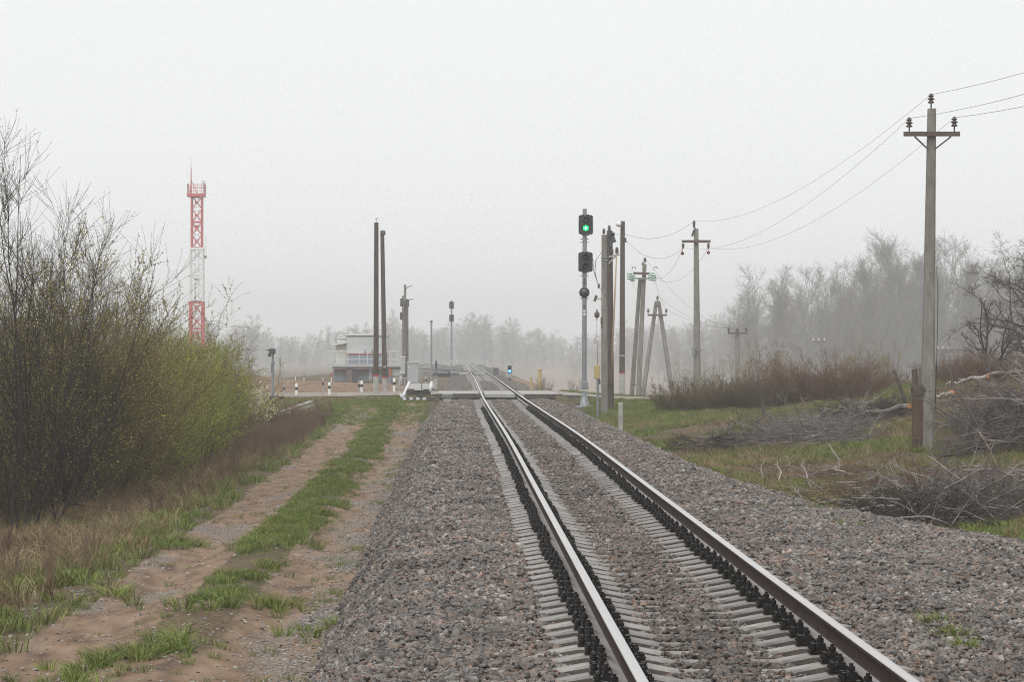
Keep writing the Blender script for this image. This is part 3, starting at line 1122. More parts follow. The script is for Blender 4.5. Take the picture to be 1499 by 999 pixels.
# ------------------------------------------------------------------ level crossing decks
lc = thing('level_crossing_deck', P(742, 577, 117), 'pale concrete slabs laid between and beside the rails at the level crossing', 'crossing deck')
zc = float(zrail(117))
for nm, xa, xb in (('slab', -0.66, 0.66), ('slab', -2.75, -0.92), ('slab', 0.92, 2.6)):
    for q in range(4):
        y0 = 112.7 + q * 2.5
        b = MB()
        xm = float(xc(y0 + 1.2))
        b.box((xm + (xa + xb) / 2, y0 + 1.235, zc - .085), (xb - xa, 2.47, .17), bev=.02)
        b.build('slab', M['pale_concrete'], lc)
b = MB()
b.box((float(xc(112)) - 1.8, 112.4, zc - .13), (1.9, .5, .2), rz=.06, rx=-.2)
b.box((float(xc(112)) + 1.9, 112.45, zc - .14), (1.7, .4, .2), rz=-.05, rx=-.2)
b.build('broken_edge', M['timber_old'], lc)
l2 = thing('far_crossing_deck', P(703, 546, 246), 'grey boarded deck across the rails farther down the track', 'crossing deck')
zc = float(zrail(246))
for xa, xb in ((-0.66, 0.66), (-2.6, -0.92)):
    b = MB()
    b.box((float(xc(246)) + (xa + xb) / 2, 248, zc - .12), (xb - xa, 4, .24), bev=.02)
    b.build('slab', M['pale_concrete'], l2)

# ------------------------------------------------------------------ poles and line gear
def pole_shaft(b, base, top, w0, w1, mi=0, bev=0.22):
    """tapered pole with chamfered square section, sunk a little into the ground"""
    base, top = Vector(base), Vector(top)
    vs, fs = [], []
    for p, w in ((base, w0), (top, w1)):
        h, q = w / 2, w * bev
        for x, y in ((-h + q, -h), (h - q, -h), (h, -h + q), (h, h - q), (h - q, h), (-h + q, h), (-h, h - q), (-h, -h + q)):
            vs.append(p + Vector((x, y, 0)))
    for i in range(8):
        j = (i + 1) % 8
        fs.append((i, j, 8 + j, 8 + i))
    fs.append(tuple(range(8, 16)))
    return b.add(vs, fs, mi)


INS = [(.018, -.16), (.018, 0), (.075, 0), (.085, .02), (.05, .06), (.045, .08), (.09, .095), (.095, .11), (.05, .14), (.042, .16), (.075, .175), (.075, .19), (.04, .21), (.045, .24), (.0, .25)]


def insulator(parent, p, s=1.0, m='porcelain', down=False):
    b = MB()
    ax = (0, 0, -1) if down else (0, 0, 1)
    b.lathe([(r * s, z * s) for r, z in INS], p, ax, 10)
    b.build('insulator', M[m], parent)
    return Vector(p) + Vector(ax) * 0.22 * s


def wire(name, label, a, c, sag, r=.0048, group=None, n=26):
    a, c = Vector(a), Vector(c)
    pts = []
    for i in range(n + 1):
        t = i / n
        p = a.lerp(c, t)
        p.z -= sag * 4 * t * (1 - t)
        pts.append(p)
    b = MB()
    b.tube(pts, r, 4)
    o = b.build(name, M['wire'], None, tuple(a))
    return tag(o, label, 'overhead wire', group)


WG = 'overhead wires between the poles'

M['dull_red'] = mat('dull_red_glaze', (0.2, 0.05, 0.04), (0.12, 0.03, 0.03), 0.4, 5)
# big concrete pole on the right
Yp = 62.0
base = P(1357, 667, Yp)
top = P(1364, 159, Yp)
pr = thing('utility_pole', base, 'tall grey concrete pole on the right with a three insulator crossarm, beside a brown timber', 'utility pole', 'power line poles')
b = MB()
pole_shaft(b, base - Vector((0.01, 0, .6)), top, .335, .19)
b.build('shaft', M['concrete_pole'], pr)
a0, a1 = P(1323, 196, Yp - .16), P(1405, 196, Yp - .16)
MB().bar(a0, a1, .09, .11).build('crossarm', M['rust_steel'], pr)
for px in (1339, 1392):
    MB().bar(P(px, 200, Yp - .13), P(1358 if px < 1360 else 1369, 218, Yp - .12), .035).build('brace', M['rust_steel'], pr)
big_top = {}
for nm, px, py, yo in (('l', 1331, 186, -.16), ('r', 1397, 185, -.16), ('t', 1363, 151, 0)):
    big_top[nm] = insulator(pr, P(px, py, Yp + yo), 0.95)
for py in (330, 345, 400, 430):
    pp = P(1361, py, Yp - .13)
    MB().cyl(pp, pp + Vector((0, -.03, 0)), .016, n=6).build('bolt', M['rust_steel'], pr)
b = MB()
b.tube([P(1371, 390, Yp), P(1373, 430, Yp), P(1372, 500, Yp), P(1369, 600, Yp)], .01, 5)
b.build('earth_cable', M['wire'], pr)


def text_mesh(name, s, size, loc, m, parent, rx=math.pi / 2, rz=0.0, ext=.003):
    cu = bpy.data.curves.new(name, 'FONT')
    cu.body = s
    cu.size = size
    cu.extrude = ext
    cu.align_x, cu.align_y = 'CENTER', 'CENTER'
    to = bpy.data.objects.new(name, cu)
    dg = bpy.context.evaluated_depsgraph_get()
    me = bpy.data.meshes.new_from_object(to.evaluated_get(dg) if False else to)
    bpy.data.objects.remove(to)
    me.materials.clear()
    me.materials.append(m)
    o = put(name, me, parent)
    o.location = Vector(loc) - (root_loc(parent) if parent else Vector())
    o.rotation_euler = (rx, 0, rz)
    return o


pl = P(1353.5, 571, Yp - .162)
text_mesh('painted_number', '6', .13, pl, M['black_paint'], pr)
b = MB()
pq = P(1361, 571, Yp - .15)
b.cyl(pq, pq + Vector((0, -.05, 0)), .022, n=6)
b.build('bolt', M['galv'], pr)
# brown timber stub against it
tb = P(1343, 665, Yp - .05)
ts = thing('timber_stub', tb, 'brown squared timber standing against the tall grey pole', 'timber post')
b = MB()
b.box((P(1343, 615, Yp - .05)), (px_len(13, Yp), .2, px_len(104, Yp)), rz=.1, bev=.015)
b.build('post', M['brown_wood'], ts)
b = MB()
b.box((P(1342.5, 572, Yp - .05)), (px_len(15, Yp), .26, px_len(14, Yp)), rz=.1, ry=-.15, bev=.015)
b.build('cap', M['dark_wood'], ts)
b = MB()
b.box((P(1343, 642, Yp - .05)), (px_len(14, Yp), .23, px_len(3, Yp)), rz=.1)
b.build('strap', M['rust_steel'], ts)
# leaning dark stubs behind
for (x0, y0, x1, y1, w, lab) in ((1343, 585, 1338, 541, 9, 'dark broken post top leaning behind the brown timber'), (1318, 568, 1309, 543, 5.5, 'thin dark post leaning left over the brushwood, left of the tall pole'), (1395, 575, 1393, 545, 5, 'short brown stake in the brushwood just right of the tall pole')):
    Yq = 76.0
    p0, p1 = P(x0, y0, Yq), P(x1, y1, Yq)
    p0 = p0 - (p1 - p0) * 0.8
    b = MB()
    b.cyl(p0, p1, px_len(w, Yq) / 2 * 1.1, px_len(w, Yq) / 2 * .9, 7, phase=.3)
    tag(b.build('old_post', M['dark_wood'], None, tuple(p0)), lab, 'post', 'old posts in the brushwood')

# second pole of the line, with hanging insulators
Y2 = 131.0
t2 = P(1019, 335, Y2)
g2 = Vector((P(1021, 580, Y2).x, Y2, gz(P(1021, 580, Y2).x, Y2)))
p2 = thing('utility_pole', g2, 'grey concrete pole with one crossarm rising behind the brown bush', 'utility pole', 'power line poles')
b = MB()
pole_shaft(b, g2 - Vector((0, 0, .4)), t2, .40, .22)
b.build('shaft', M['concrete_pole'], p2)
MB().bar(P(998, 353.5, Y2 - .2), P(1040, 353.5, Y2 - .2), .12, .13).build('crossarm', M['rust_steel'], p2)
b = MB()
b.cyl(P(1017.5, 336, Y2), P(1015.5, 330, Y2), .05, n=6)
b.bar(P(1016, 337, Y2 - .1), P(1013, 346, Y2 - .1), .1)
b.build('top_bracket', M['rust_steel'], p2)
tip2 = {'t': insulator(p2, P(1016, 330, Y2), 1.0)}
for nm, px, py in (('l', 1000, 357), ('r', 1037, 357)):
    tip2[nm] = insulator(p2, P(px, py, Y2 - .2), .95, down=True)
for px, py in ((999, 371), (1037, 370)):
    b = MB()
    b.cyl(P(px, py - 12, Y2 - .2), P(px, py, Y2 - .2), .015, n=5)
    b.lathe([(.0, -.1), (.08, -.05), (.08, .05), (.0, .1)], P(px, py, Y2 - .2), n=8)
    b.build('hanging_weight', M['dull_red'], p2)
b = MB()
b.box(P(1015.5, 515, Y2 - .25), (.14, .12, .5), bev=.02)
b.bar(P(1019, 513, Y2 - .25), P(1029, 513, Y2 - .25), .05)
b.build('clamp', M['galv'], p2)

# wires: big pole to second pole, and onward toward the viewer past the frame
for nm, la in (('t', 'wire from the top insulator of the tall right pole down to the next pole'), ('l', 'wire from the left crossarm insulator of the tall pole to the next pole'), ('r', 'wire from the right crossarm insulator passing behind the tall pole to the next pole')):
    wire('overhead_wire', la, big_top[nm], tip2[nm], 1.05 if nm != 't' else .9, group=WG)
nxt = Vector((11.6, -8, 0))
for nm, la, dx in (('t', 'topmost wire leaving the tall pole for the upper right corner', 0), ('l', 'wire leaving the left insulator and crossing in front of the pole', -.75), ('r', 'wire leaving the right insulator toward the right edge of the photo', .75)):
    wire('overhead_wire', la, big_top[nm], (nxt.x + dx * .9 - .2, nxt.y, big_top[nm].z + .25), 1.25, group=WG)

# leaning twin poles with pale green glass insulators
Y3 = 146.0
def lean_pole(b, x0, y0, x1, y1, Y, w0, w1, Yb=None):
    p0, p1 = P(x0, y0, Yb or Y), P(x1, y1, Y)
    # carry on down to the ground
    t = 0
    q = Vector(p0)
    d = (p0 - p1).normalized()
    while q.z > gz(q.x, q.y) - .3 and t < 400:
        q = q + d * .1
        t += 1
    pole_shaft(b, q, p1, w0, w1)
    return q
tw = thing('twin_pole', Vector((P(930, 577, Y3).x, Y3, gz(P(930, 577, Y3).x, Y3))), 'pair of leaning concrete poles carrying pale green glass insulators', 'utility pole', 'power line poles')
b = MB()
lean_pole(b, 925, 576, 937, 407, Y3, .28, .2, Y3 + .8)
b.build('shaft', M['concrete_pole'], tw)
b = MB()
lean_pole(b, 934.5, 578, 943.5, 387, Y3 - .3, .30, .22)
b.build('shaft', M['concrete_pole'], tw)
MB().bar(P(927, 400, Y3 - .55), P(957, 401, Y3 - .55), .12, .13).build('crossarm', M['rust_steel'], tw)
MB().bar(P(920, 407.5, Y3 - .55), P(958, 408, Y3 - .55), .08, .08).build('crossarm', M['galv'], tw)
GL = [(.0, 0), (.09, .02), (.15, .05), (.15, .1), (.08, .14), (.15, .17), (.15, .24), (.08, .28), (.15, .31), (.14, .38), (.05, .43), (0, .44)]
glass_tip = []
for px, py in ((921.5, 400), (926, 402.5), (953, 401), (957, 402)):
    b = MB()
    b.lathe(GL, P(px, py + 10, Y3 - .7 - .2 * (px % 2)), n=10)
    o = b.build('glass_insulator', M['glass_ins'], tw)
    glass_tip.append(P(px, py + 2, Y3 - .7))
b = MB()
for px in (925, 957):
    b.tube([P(px, 396, Y3 - .55), P(px + 1, 391, Y3 - .55), P(px + 4, 390.5, Y3 - .55), P(px + 6, 394, Y3 - .55)], .02, 4)
b.build('jumper', M['wire'], tw)
tipw = insulator(tw, P(944, 384, Y3 - .3), 1.1)
insulator(tw, P(941, 389, Y3 - .3), .8)
MB().bar(P(923, 563.5, Y3 - .2), P(931, 563.5, Y3 - .2), .06).build('tie_bar', M['rust_steel'], tw)

# A-frame
Y4 = 190.0
af = thing('a_frame_pole', Vector((P(963, 570, Y4).x, Y4, gz(P(963, 570, Y4).x, Y4))), 'concrete A-frame pole with splayed legs and three insulators', 'utility pole', 'power line poles')
for x0, x1 in ((942, 960.5), (983.5, 964.5)):
    b = MB()
    lean_pole(b, x0, 572, x1, 443, Y4, .40, .26)
    b.build('leg', M['concrete_pole'], af)
b = MB()
b.box(P(962.5, 444, Y4 - .22), (.36, .1, .34), bev=.02)
b.build('head_plate', M['concrete_pole'], af)
MB().bar(P(948, 461.5, Y4 - .3), P(976, 461.5, Y4 - .3), .13, .14).build('crossarm', M['rust_steel'], af)
tip4 = [insulator(af, P(948.8, 458, Y4 - .3), 1.2), insulator(af, P(975.3, 458, Y4 - .3), 1.2), insulator(af, P(962.5, 439, Y4), 1.2)]

# far poles of the line
def far_pole(px, ytop, Y, arm, label, ins='porcelain', nins=2, w=.3, arms=1, side=0):
    t = P(px, ytop, Y)
    g = Vector((t.x, Y, gz(t.x, Y)))
    th = thing('utility_pole', g, label, 'utility pole', 'power line poles')
    b = MB()
    pole_shaft(b, g - Vector((0, 0, .3)), t, w * 1.35, w)
    b.build('shaft', M['concrete_pole'], th)
    tips = []
    for k in range(arms):
        y = ytop + 2 + 8 * k
        MB().bar(P(px - arm + side, y, Y - .25), P(px + arm + side, y, Y - .25), .12, .12).build('crossarm', M['rust_steel'], th)
        if k == 0:
            for i in range(nins):
                q = px + side - arm + .8 + (2 * arm - 1.6) * i / max(1, nins - 1)
                tips.append(insulator(th, P(q, y - 2, Y - .25), 1.3, ins))
    return tips


t5 = far_pole(1079.5, 486, 192, 13.5, 'short looking pole with a wide crossarm beyond the bushes, left of the foggy wood', nins=3)
t6 = far_pole(1145.5, 505, 330, 9, 'faint pole with a crossarm half lost in fog before the wood', nins=3, arms=2)
t7 = far_pole(1198.5, 499, 300, 9, 'foggy pole with three white insulators in a row above the brown bush', 'white_ins', 3)
t8 = far_pole(1380, 511, 300, 8, 'distant pole with white insulators just right of the tall pole', 'white_ins', 3)
t9 = far_pole(955, 552, 560, 3.2, 'tiny pale pole far off between the legs of the A-frame', nins=2, w=.26)
for i, (a, c, s, la) in enumerate((
        (tipw, t5[1], 1.0, 'wire dropping from the leaning twin poles to the pole by the foggy wood'),
        (tip4[1], t5[2], .5, 'wire from the right insulator of the A-frame to the pole by the wood'),
        (tip4[2], t5[0], .5, 'wire from the top of the A-frame to the pole by the wood'),
        (glass_tip[3], tip4[1], .3, 'short wire from the green insulators to the right of the A-frame'),
        (glass_tip[0], tip4[0], .3, 'short wire from the leftmost green insulator to the A-frame'),
        (tip2['l'], glass_tip[2], .7, 'slack wire from the second pole down to the green insulators'),
        (tip2['r'], glass_tip[3], .9, 'lower slack wire passing under the second pole to the green insulators'),
        (t5[0], t6[1], .5, 'foggy wire from the pole by the wood to the fainter pole'),
        (t6[2], t7[0], .6, 'faint wire between the two foggy poles before the wood'))):
    wire('overhead_wire', la, a, c, s, .007, WG)

# ------------------------------------------------------------------ poles near the signal
Y6 = 99.0
g6 = P(885, 600, Y6)
c6 = thing('concrete_pole', Vector((g6.x, Y6, gz(g6.x, Y6))), 'concrete pole nearest the green signal, hung with pulleys and a cable hook', 'pole', 'poles beside the signal')
b = MB()
pole_shaft(b, Vector((g6.x, Y6, gz(g6.x, Y6) - .3)), P(884.5, 344, Y6), .27, .2)
b.build('shaft', M['concrete_pole'], c6)
for py in (377, 381, 451, 561):
    MB().box(P(884.8, py, Y6), (.26, .26, .03)).build('band', M['galv'], c6)
tip6 = insulator(c6, P(884, 342, Y6), .8)
# weights and pulleys on the left side
b = MB()
b.box(P(876.5, 419, Y6 - .05), (.07, .07, .16), rz=.2)
b.bar(P(878, 424, Y6 - .05), P(882, 424, Y6), .03)
b.build('pulley_block', M['rust_steel'], c6)
b = MB()
b.box(P(871.8, 437, Y6 - .05), (.10, .08, .24), ry=.3)
b.bar(P(873, 437, Y6 - .05), P(881, 438, Y6), .03)
b.build('pulley_block', M['rust_steel'], c6)
b = MB()
b.lathe([(.02, -.22), (.02, -.12), (.06, -.11), (.10, -.05), (.10, .05), (.06, .11), (.03, .12), (.03, .2)], P(873.8, 461, Y6 - .05), n=10)
b.build('hanging_weight', M['rust_steel'], c6)
b = MB()
b.box(P(881, 441, Y6 - .1), (.06, .06, .62))
b.build('conduit', M['pale_concrete'], c6)
b = MB()
b.box(P(880.5, 470, Y6 - .1), (.07, .07, .26))
b.box(P(880.5, 478, Y6 - .1), (.05, .05, .1))
b.build('small_box', M['rust_steel'], c6)
b = MB()
b.tube([P(893, 366, Y6), P(880, 370, Y6), P(872, 382, Y6), P(871, 398, Y6), P(874, 412, Y6), P(876, 416, Y6)], .012, 4)
b.tube([P(868, 379, Y6 - .1), P(869, 396, Y6), P(873, 409, Y6), P(876, 417, Y6)], .010, 4)
b.tube([P(874, 467, Y6), P(873.5, 480, Y6), P(874, 490, Y6), P(871, 498, Y6), P(870, 505, Y6)], .006, 4)
b.build('cable', M['wire'], c6)
# darker pole behind with brackets
Y7 = 102.0
g7 = P(893.5, 597, Y7)
c7 = thing('wooden_pole', Vector((g7.x, Y7, gz(g7.x, Y7))), 'dark wooden pole tucked behind the concrete one, with a slanting bracket and a tan rod', 'pole', 'poles beside the signal')
b = MB()
b.cyl(Vector((g7.x, Y7, gz(g7.x, Y7) - .3)), P(892.5, 338, Y7), .15, .115, 10)
b.build('shaft', M['dark_wood'], c7)
b = MB()
b.box(P(896, 343, Y7 - .1), (.2, .14, .14))
b.box(P(897.5, 349, Y7 - .1), (.14, .14, .34), ry=-.35)
b.box(P(894, 356, Y7 - .1), (.13, .14, .3))
b.build('lamp_fitting', M['dark_grey'], c7)
b = MB()
b.bar(P(891, 376, Y7 - .2), P(907, 373, Y7 - .2), .09, .07)
b.bar(P(891, 386, Y7 - .2), P(902, 375, Y7 - .2), .06)
b.build('bracket', M['pale_concrete'], c7)
tip7 = insulator(c7, P(903, 371, Y7 - .2), 1.0)
insulator(c7, P(896, 372, Y7 - .2), .9)
insulator(c7, P(892, 338, Y7), .9)
b = MB()
b.tube([P(902.8, 373, Y7 - .3), P(899, 470, Y7 - .3), P(895, 560, Y7 - .3)], .022, 6)
b.tube([P(902, 375, Y7 - .3), P(897, 480, Y7 - .3), P(893.5, 560, Y7 - .3)], .015, 5)
b.build('tan_rod', M['bamboo'], c7)
b = MB()
b.bar(P(888, 560.5, Y7 - .25), P(898.5, 559.5, Y7 - .25), .06, .05)
b.tube([P(895, 560, Y7 - .3), P(896, 564, Y7 - .3), P(893, 567, Y7 - .3)], .012, 4)
b.build('foot_bracket', M['rust_steel'], c7)
# yellow cable box on its own post
Y8 = 97.0
g8 = P(875, 602, Y8)
yb = thing('cable_box', Vector((g8.x, Y8, gz(g8.x, Y8))), 'faded yellow box on a grey pipe post with a hooked rod, between signal and poles', 'cable box')
b = MB()
b.cyl(Vector((g8.x, Y8, gz(g8.x, Y8) - .2)), P(875, 555, Y8), .05, n=10)
b.build('post', M['galv'], yb)
MB().box(P(877, 559, Y8), (.1, .1, .2), bev=.01).build('junction', M['dark_grey'], yb)
b = MB()
b.box(P(873.8, 545, Y8), (px_len(8.2, Y8), .16, px_len(20, Y8)), bev=.02)
b.build('box', M['yellow_box'], yb)
b = MB()
b.tube([P(874.6, 535, Y8), P(874.5, 502, Y8), P(873.5, 499.5, Y8), P(872, 500, Y8), P(871, 504, Y8)], .014, 5)
b.build('hooked_rod', M['bamboo'], yb)


def banded_pole(name, x0, y0, x1, y1, Y, w0, w1, yb_, label, cat='pole', group=None, mid='dark_wood'):
    """dark pole with whitewashed foot and a red ring"""
    p0, p1 = P(x0, y0, Y), P(x1, y1, Y)
    g = Vector((p0.x, Y, gz(p0.x, Y)))
    th = thing(name, g, label, cat, group)
    tt = (yb_ - y0) / (y1 - y0)
    pm = p0.lerp(p1, tt)
    wm = w0 + (w1 - w0) * tt
    b = MB()
    pole_shaft(b, pm, p1, wm, w1)
    b.build('shaft', M[mid], th)
    b = MB()
    pole_shaft(b, Vector((p0.x, Y, min(p0.z, g.z) - .25)), pm - Vector((0, 0, .0)), w0, wm + .004)
    b.build('whitewashed_foot', M['pale_concrete'], th)
    b = MB()
    pole_shaft(b, pm - Vector((0, 0, .03)), pm + Vector((0, 0, .05)), wm + .016, wm + .016)
    b.build('red_ring', M['red_paint'], th)
    return th


k9 = banded_pole('banded_pole', 910.5, 578, 911.5, 324, 127.0, .28, .21, 546.5, 'brown pole with pale foot and red ring, right of the poles by the signal', 'pole', 'poles beside the signal')
b = MB()
b.lathe([(0, 0), (.12, .03), (.16, .10), (.12, .2), (0, .23)], P(907.3, 328, 127 - .1), (-.6, -.8, 0), 12)
b.build('lamp', M['white_ins'], k9)
b = MB()
b.box(P(915, 352, 126.9), (.13, .14, .22))
b.bar(P(907, 349, 126.8), P(916, 349, 126.8), .03)
b.build('clamp', M['dark_grey'], k9)
MB().box(P(911, 521, 127), (.29, .29, .10)).build('wire_binding', M['galv'], k9)
b9t = P(911.5, 341, 127)
wire('overhead_wire', 'upper wire from the brown banded pole to the top of the second pole', b9t, tip2['t'], .55, .007, WG)
wire('overhead_wire', 'lower wire from the brown banded pole to the crossarm of the second pole', P(914, 349, 127), tip2['l'], .75, .007, WG)
wire('overhead_wire', 'short wire joining the dark wooden pole to the brown banded pole', P(893, 340, Y7), P(911, 341, 126.8), .1, .007, WG)

# left pair of dark poles
ba = banded_pole('banded_pole', 550.3, 583, 551, 326, 115.0, .24, .185, 550.5, 'left of the two tall dark poles near the crossing, pale foot with red ring', 'pole', 'tall dark poles by the crossing')
b = MB()
b.lathe([(0, .3), (.05, .28), (.07, .2), (.03, .1), (.03, -.05)], P(551, 326, 115), n=8)
b.build('cap', M['white_ins'], ba)
bb = banded_pole('banded_pole', 563.5, 575, 559.5, 338, 128.0, .25, .19, 553, 'right of the two tall dark poles, leaning slightly left with a small plate', 'pole', 'tall dark poles by the crossing')
MB().box(P(563.5, 537.5, 127.8), (.13, .05, .14)).build('number_plate', M['galv'], bb)
MB().box(P(560.5, 341, 128), (.26, .24, .25), bev=.05).build('cap', M['dark_grey'], bb)

# ------------------------------------------------------------------ main signal
YS = 106.0
gs_ = P(855.5, 594, YS)
gsz = Vector((gs_.x, YS, gz(gs_.x, YS)))
sg = thing('railway_signal', gsz, 'tall grey signal mast with a lit green lamp beside the track', 'railway signal', 'railway signals')
b = MB()
b.cyl(P(855.3, 566, YS), P(856, 306, YS), .10, .085, 12)
b.build('mast', M['galv'], sg)
b = MB()
b.lathe([(.28, 0), (.28, .12), (.2, .16), (.13, .5), (.11, .7)], gsz - Vector((0, 0, .05)), n=8)
b.box(gsz + Vector((0, 0, -.02)), (.75, .75, .2), bev=.03)
b.build('foundation', M['galv'], sg)
MB().box(P(856, 565, YS - .02), (px_len(10, YS), .28, px_len(11, YS)), bev=.02).build('junction_box', M['galv'], sg)


def rounded_rect(w, h, r, n=4):
    pts = []
    for cx_, cz_, a0_ in ((w / 2 - r, h / 2 - r, 0), (-w / 2 + r, h / 2 - r, 90), (-w / 2 + r, -h / 2 + r, 180), (w / 2 - r, -h / 2 + r, 270)):
        for i in range(n + 1):
            a = math.radians(a0_ + 90 * i / n)
            pts.append((cx_ + r * math.cos(a), cz_ + r * math.sin(a)))
    return pts


def signal_head(parent, px, py, Y, w, h, lamps, name='signal_head', lit=None, back='signal_black', lens=.21):
    c = P(px, py, Y)
    b = MB()
    b.prism([(c.x + a, c.z + z) for a, z in rounded_rect(w, h, min(w, h) * .14)], Y - .2, Y - .16)
    b.box((c.x, Y - .05, c.z), (w * .72, .22, h * .86), bev=.03)
    for s in (-1, 1):
        b.box((c.x, Y + .02, c.z + s * (h / 2 + .02)), (.3, .18, .03))
    head = b.build(name, M[back], parent)
    for dz in lamps:
        q = Vector((c.x, Y - .2, c.z + dz * h))
        b = MB()
        r = w * lens
        n = 14
        vs, fs = [], []
        for k_, (dy, rr) in enumerate(((0, r * 1.12), (-.22, r * 1.08), (-.22, r * 1.02), (0, r * 1.02))):
            for i in range(n):
                a = math.radians(-20 + 220 * i / (n - 1))
                vs.append(q + Vector((math.cos(a) * rr, dy * (0.4 + .6 * max(0, math.sin(a))), math.sin(a) * rr)))
        for k_ in range(3):
            for i in range(n - 1):
                fs.append((k_ * n + i, k_ * n + i + 1, k_ * n + n + i + 1, k_ * n + n + i))
        b.add(vs, fs)
        b.build('hood', M['signal_black'], head)
        b = MB()
        if lit and abs(dz - lit[0]) < 1e-6:
            for i in range(6):
                a = math.pi / 3 * i + .5
                b.lathe([(0, .035), (r * .36, .02), (r * .40, 0)], q + Vector((math.cos(a) * r * .56, 0, math.sin(a) * r * .56)), (0, -1, 0), 10)
            b.lathe([(0, .05), (r * .34, .03), (r * .4, 0)], q, (0, -1, 0), 10, mi=1)
            b.build('lit_lens', [lit[1], lit[2]], head)
        else:
            b.lathe([(0, .06), (r * .5, .05), (r * .85, .025), (r, 0)], q, (0, -1, 0), 14)
            b.build('lens', M['lens_dark'], head)
    return head


signal_head(sg, 857.2, 329.5, YS, px_len(21, YS), px_len(28.5, YS), (.23, -.17), lit=(-.17, M['green_lamp'], M['green_core']))
signal_head(sg, 856.8, 384, YS, px_len(21, YS), px_len(28.5, YS), (.23, -.22))
c = P(855.3, 428.5, YS)
b = MB()
b.lathe([(0, .2), (.12, .2), (.2, .17), (.215, .1), (.2, 0), (0, 0)], c + Vector((0, .02, 0)), (0, -1, 0), 18)
b.box(c + Vector((0, .05, -.24)), (.26, .1, .05))
hd = b.build('round_lamp', M['signal_black'], sg)
b = MB()
b.lathe([(0, .03), (.1, .02), (.13, 0)], c + Vector((0, -.18, 0)), (0, -1, 0), 14)
b.build('lens', M['lens_dark'], hd)
b = MB()
for py in (350, 404, 437, 355):
    b.box(P(855.6, py, YS), (.34, .1, .03))
b.build('clamp', M['galv'], sg)
MB().box(P(855.4, 458, YS - .11), (.115, .02, .22)).build('letter_plate', M['white_paint'], sg)
text_mesh('letter', 'H', .17, P(855.4, 458, YS - .124), M['black_paint'], sg)
for py in (412, 452):
    MB().box(P(855.4, py, YS - .1), (.07, .02, .3)).build('mast_mark', M['dark_grey'], sg)
# flat grey plate lying by the foot
b = MB()
b.box(P(838, 578.5, 108), (px_len(24, 108), 1.1, .07), rz=.1, bev=.01)
q = P(838, 582, 108)
b.box(q, (px_len(18, 108), .8, .12))
tag(b.build('cover_slab', M['pale_concrete'], None, tuple(q)), 'flat pale slab lying on the grass behind the signal foot', 'slab')

# far signal seen in the fog
YF = 262.0
gf_ = P(661, 546, YF)
fs_ = thing('railway_signal', Vector((gf_.x, YF, gf_.z)), 'foggy signal mast with two unlit heads between the tracks beyond the crossing', 'railway signal', 'railway signals')
MB().cyl(Vector((gf_.x, YF, gf_.z - .3)), P(661, 440, YF), .10, .08, 10).build('mast', M['galv'], fs_)
for py in (447, 466):
    signal_head(fs_, 661, py, YF, px_len(7, YF), px_len(10, YF), (.2, -.2), back='dark_grey')
MB().box(P(661.3, 530, YF - .1), (.26, .25, .4), bev=.03).build('junction_box', M['grey_paint'], fs_)
MB().box((gf_.x, YF, gf_.z + .02), (.8, .8, .25), bev=.05).build('foundation', M['dark_grey'], fs_)
# dwarf signals
YD = 190.0
gd = P(746, 556, YD)
ds = thing('dwarf_signal', gd, 'low dwarf signal with a glowing blue lamp right of the track', 'dwarf signal', 'dwarf signals')
MB().cyl(gd - Vector((0, 0, 1.2)), P(746, 547, YD), .06, n=8).build('post', M['dark_grey'], ds)
signal_head(ds, 746, 542, YD, px_len(5.5, YD), px_len(12, YD), (.2, -.14), lit=(-.14, M['blue_lamp'], M['blue_lamp']), lens=.38)
for dx in (-4, .5):
    MB().box(P(746 + dx, 550, YD - .2), (.18, .16, .3), bev=.02).build('cable_box', M['grey_paint'], ds)
YD = 268.0
gd = P(638.5, 543, YD)
ds = thing('dwarf_signal', gd, 'unlit dark dwarf signal beside the siding switch, left of the foggy mast', 'dwarf signal', 'dwarf signals')
MB().cyl(gd - Vector((0, 0, .6)), P(638.5, 538, YD), .08, n=8).build('post', M['dark_grey'], ds)
signal_head(ds, 638.5, 534, YD, px_len(3.2, YD), px_len(10, YD), (.2, -.2))

# plain slender poles
def slender(px, y0, y1, Y, r, m, label, name='slender_pole', cap=True):
    t = P(px, y1, Y)
    g = Vector((t.x, Y, min(gz(t.x, Y), P(px, y0, Y).z)))
    b = MB()
    th = thing(name, g, label, 'pole')
    b.cyl(g - Vector((0, 0, .3)), t, r, r * .85, 8)
    b.build('shaft', M[m], th)
    if cap:
        b = MB()
        b.cyl(t, t + Vector((0, 0, .12)), r * 1.5, r * 1.3, 8)
        b.build('cap', M['dark_grey'], th)
    return th


slender(631.5, 546, 472, 215.0, .085, 'galv', 'slim grey pole standing alone left of the siding')
slender(409.5, 565, 524, 150.0, .075, 'pale_concrete', 'thin pale pole rising from the sand right of the grey lamp post', cap=False)

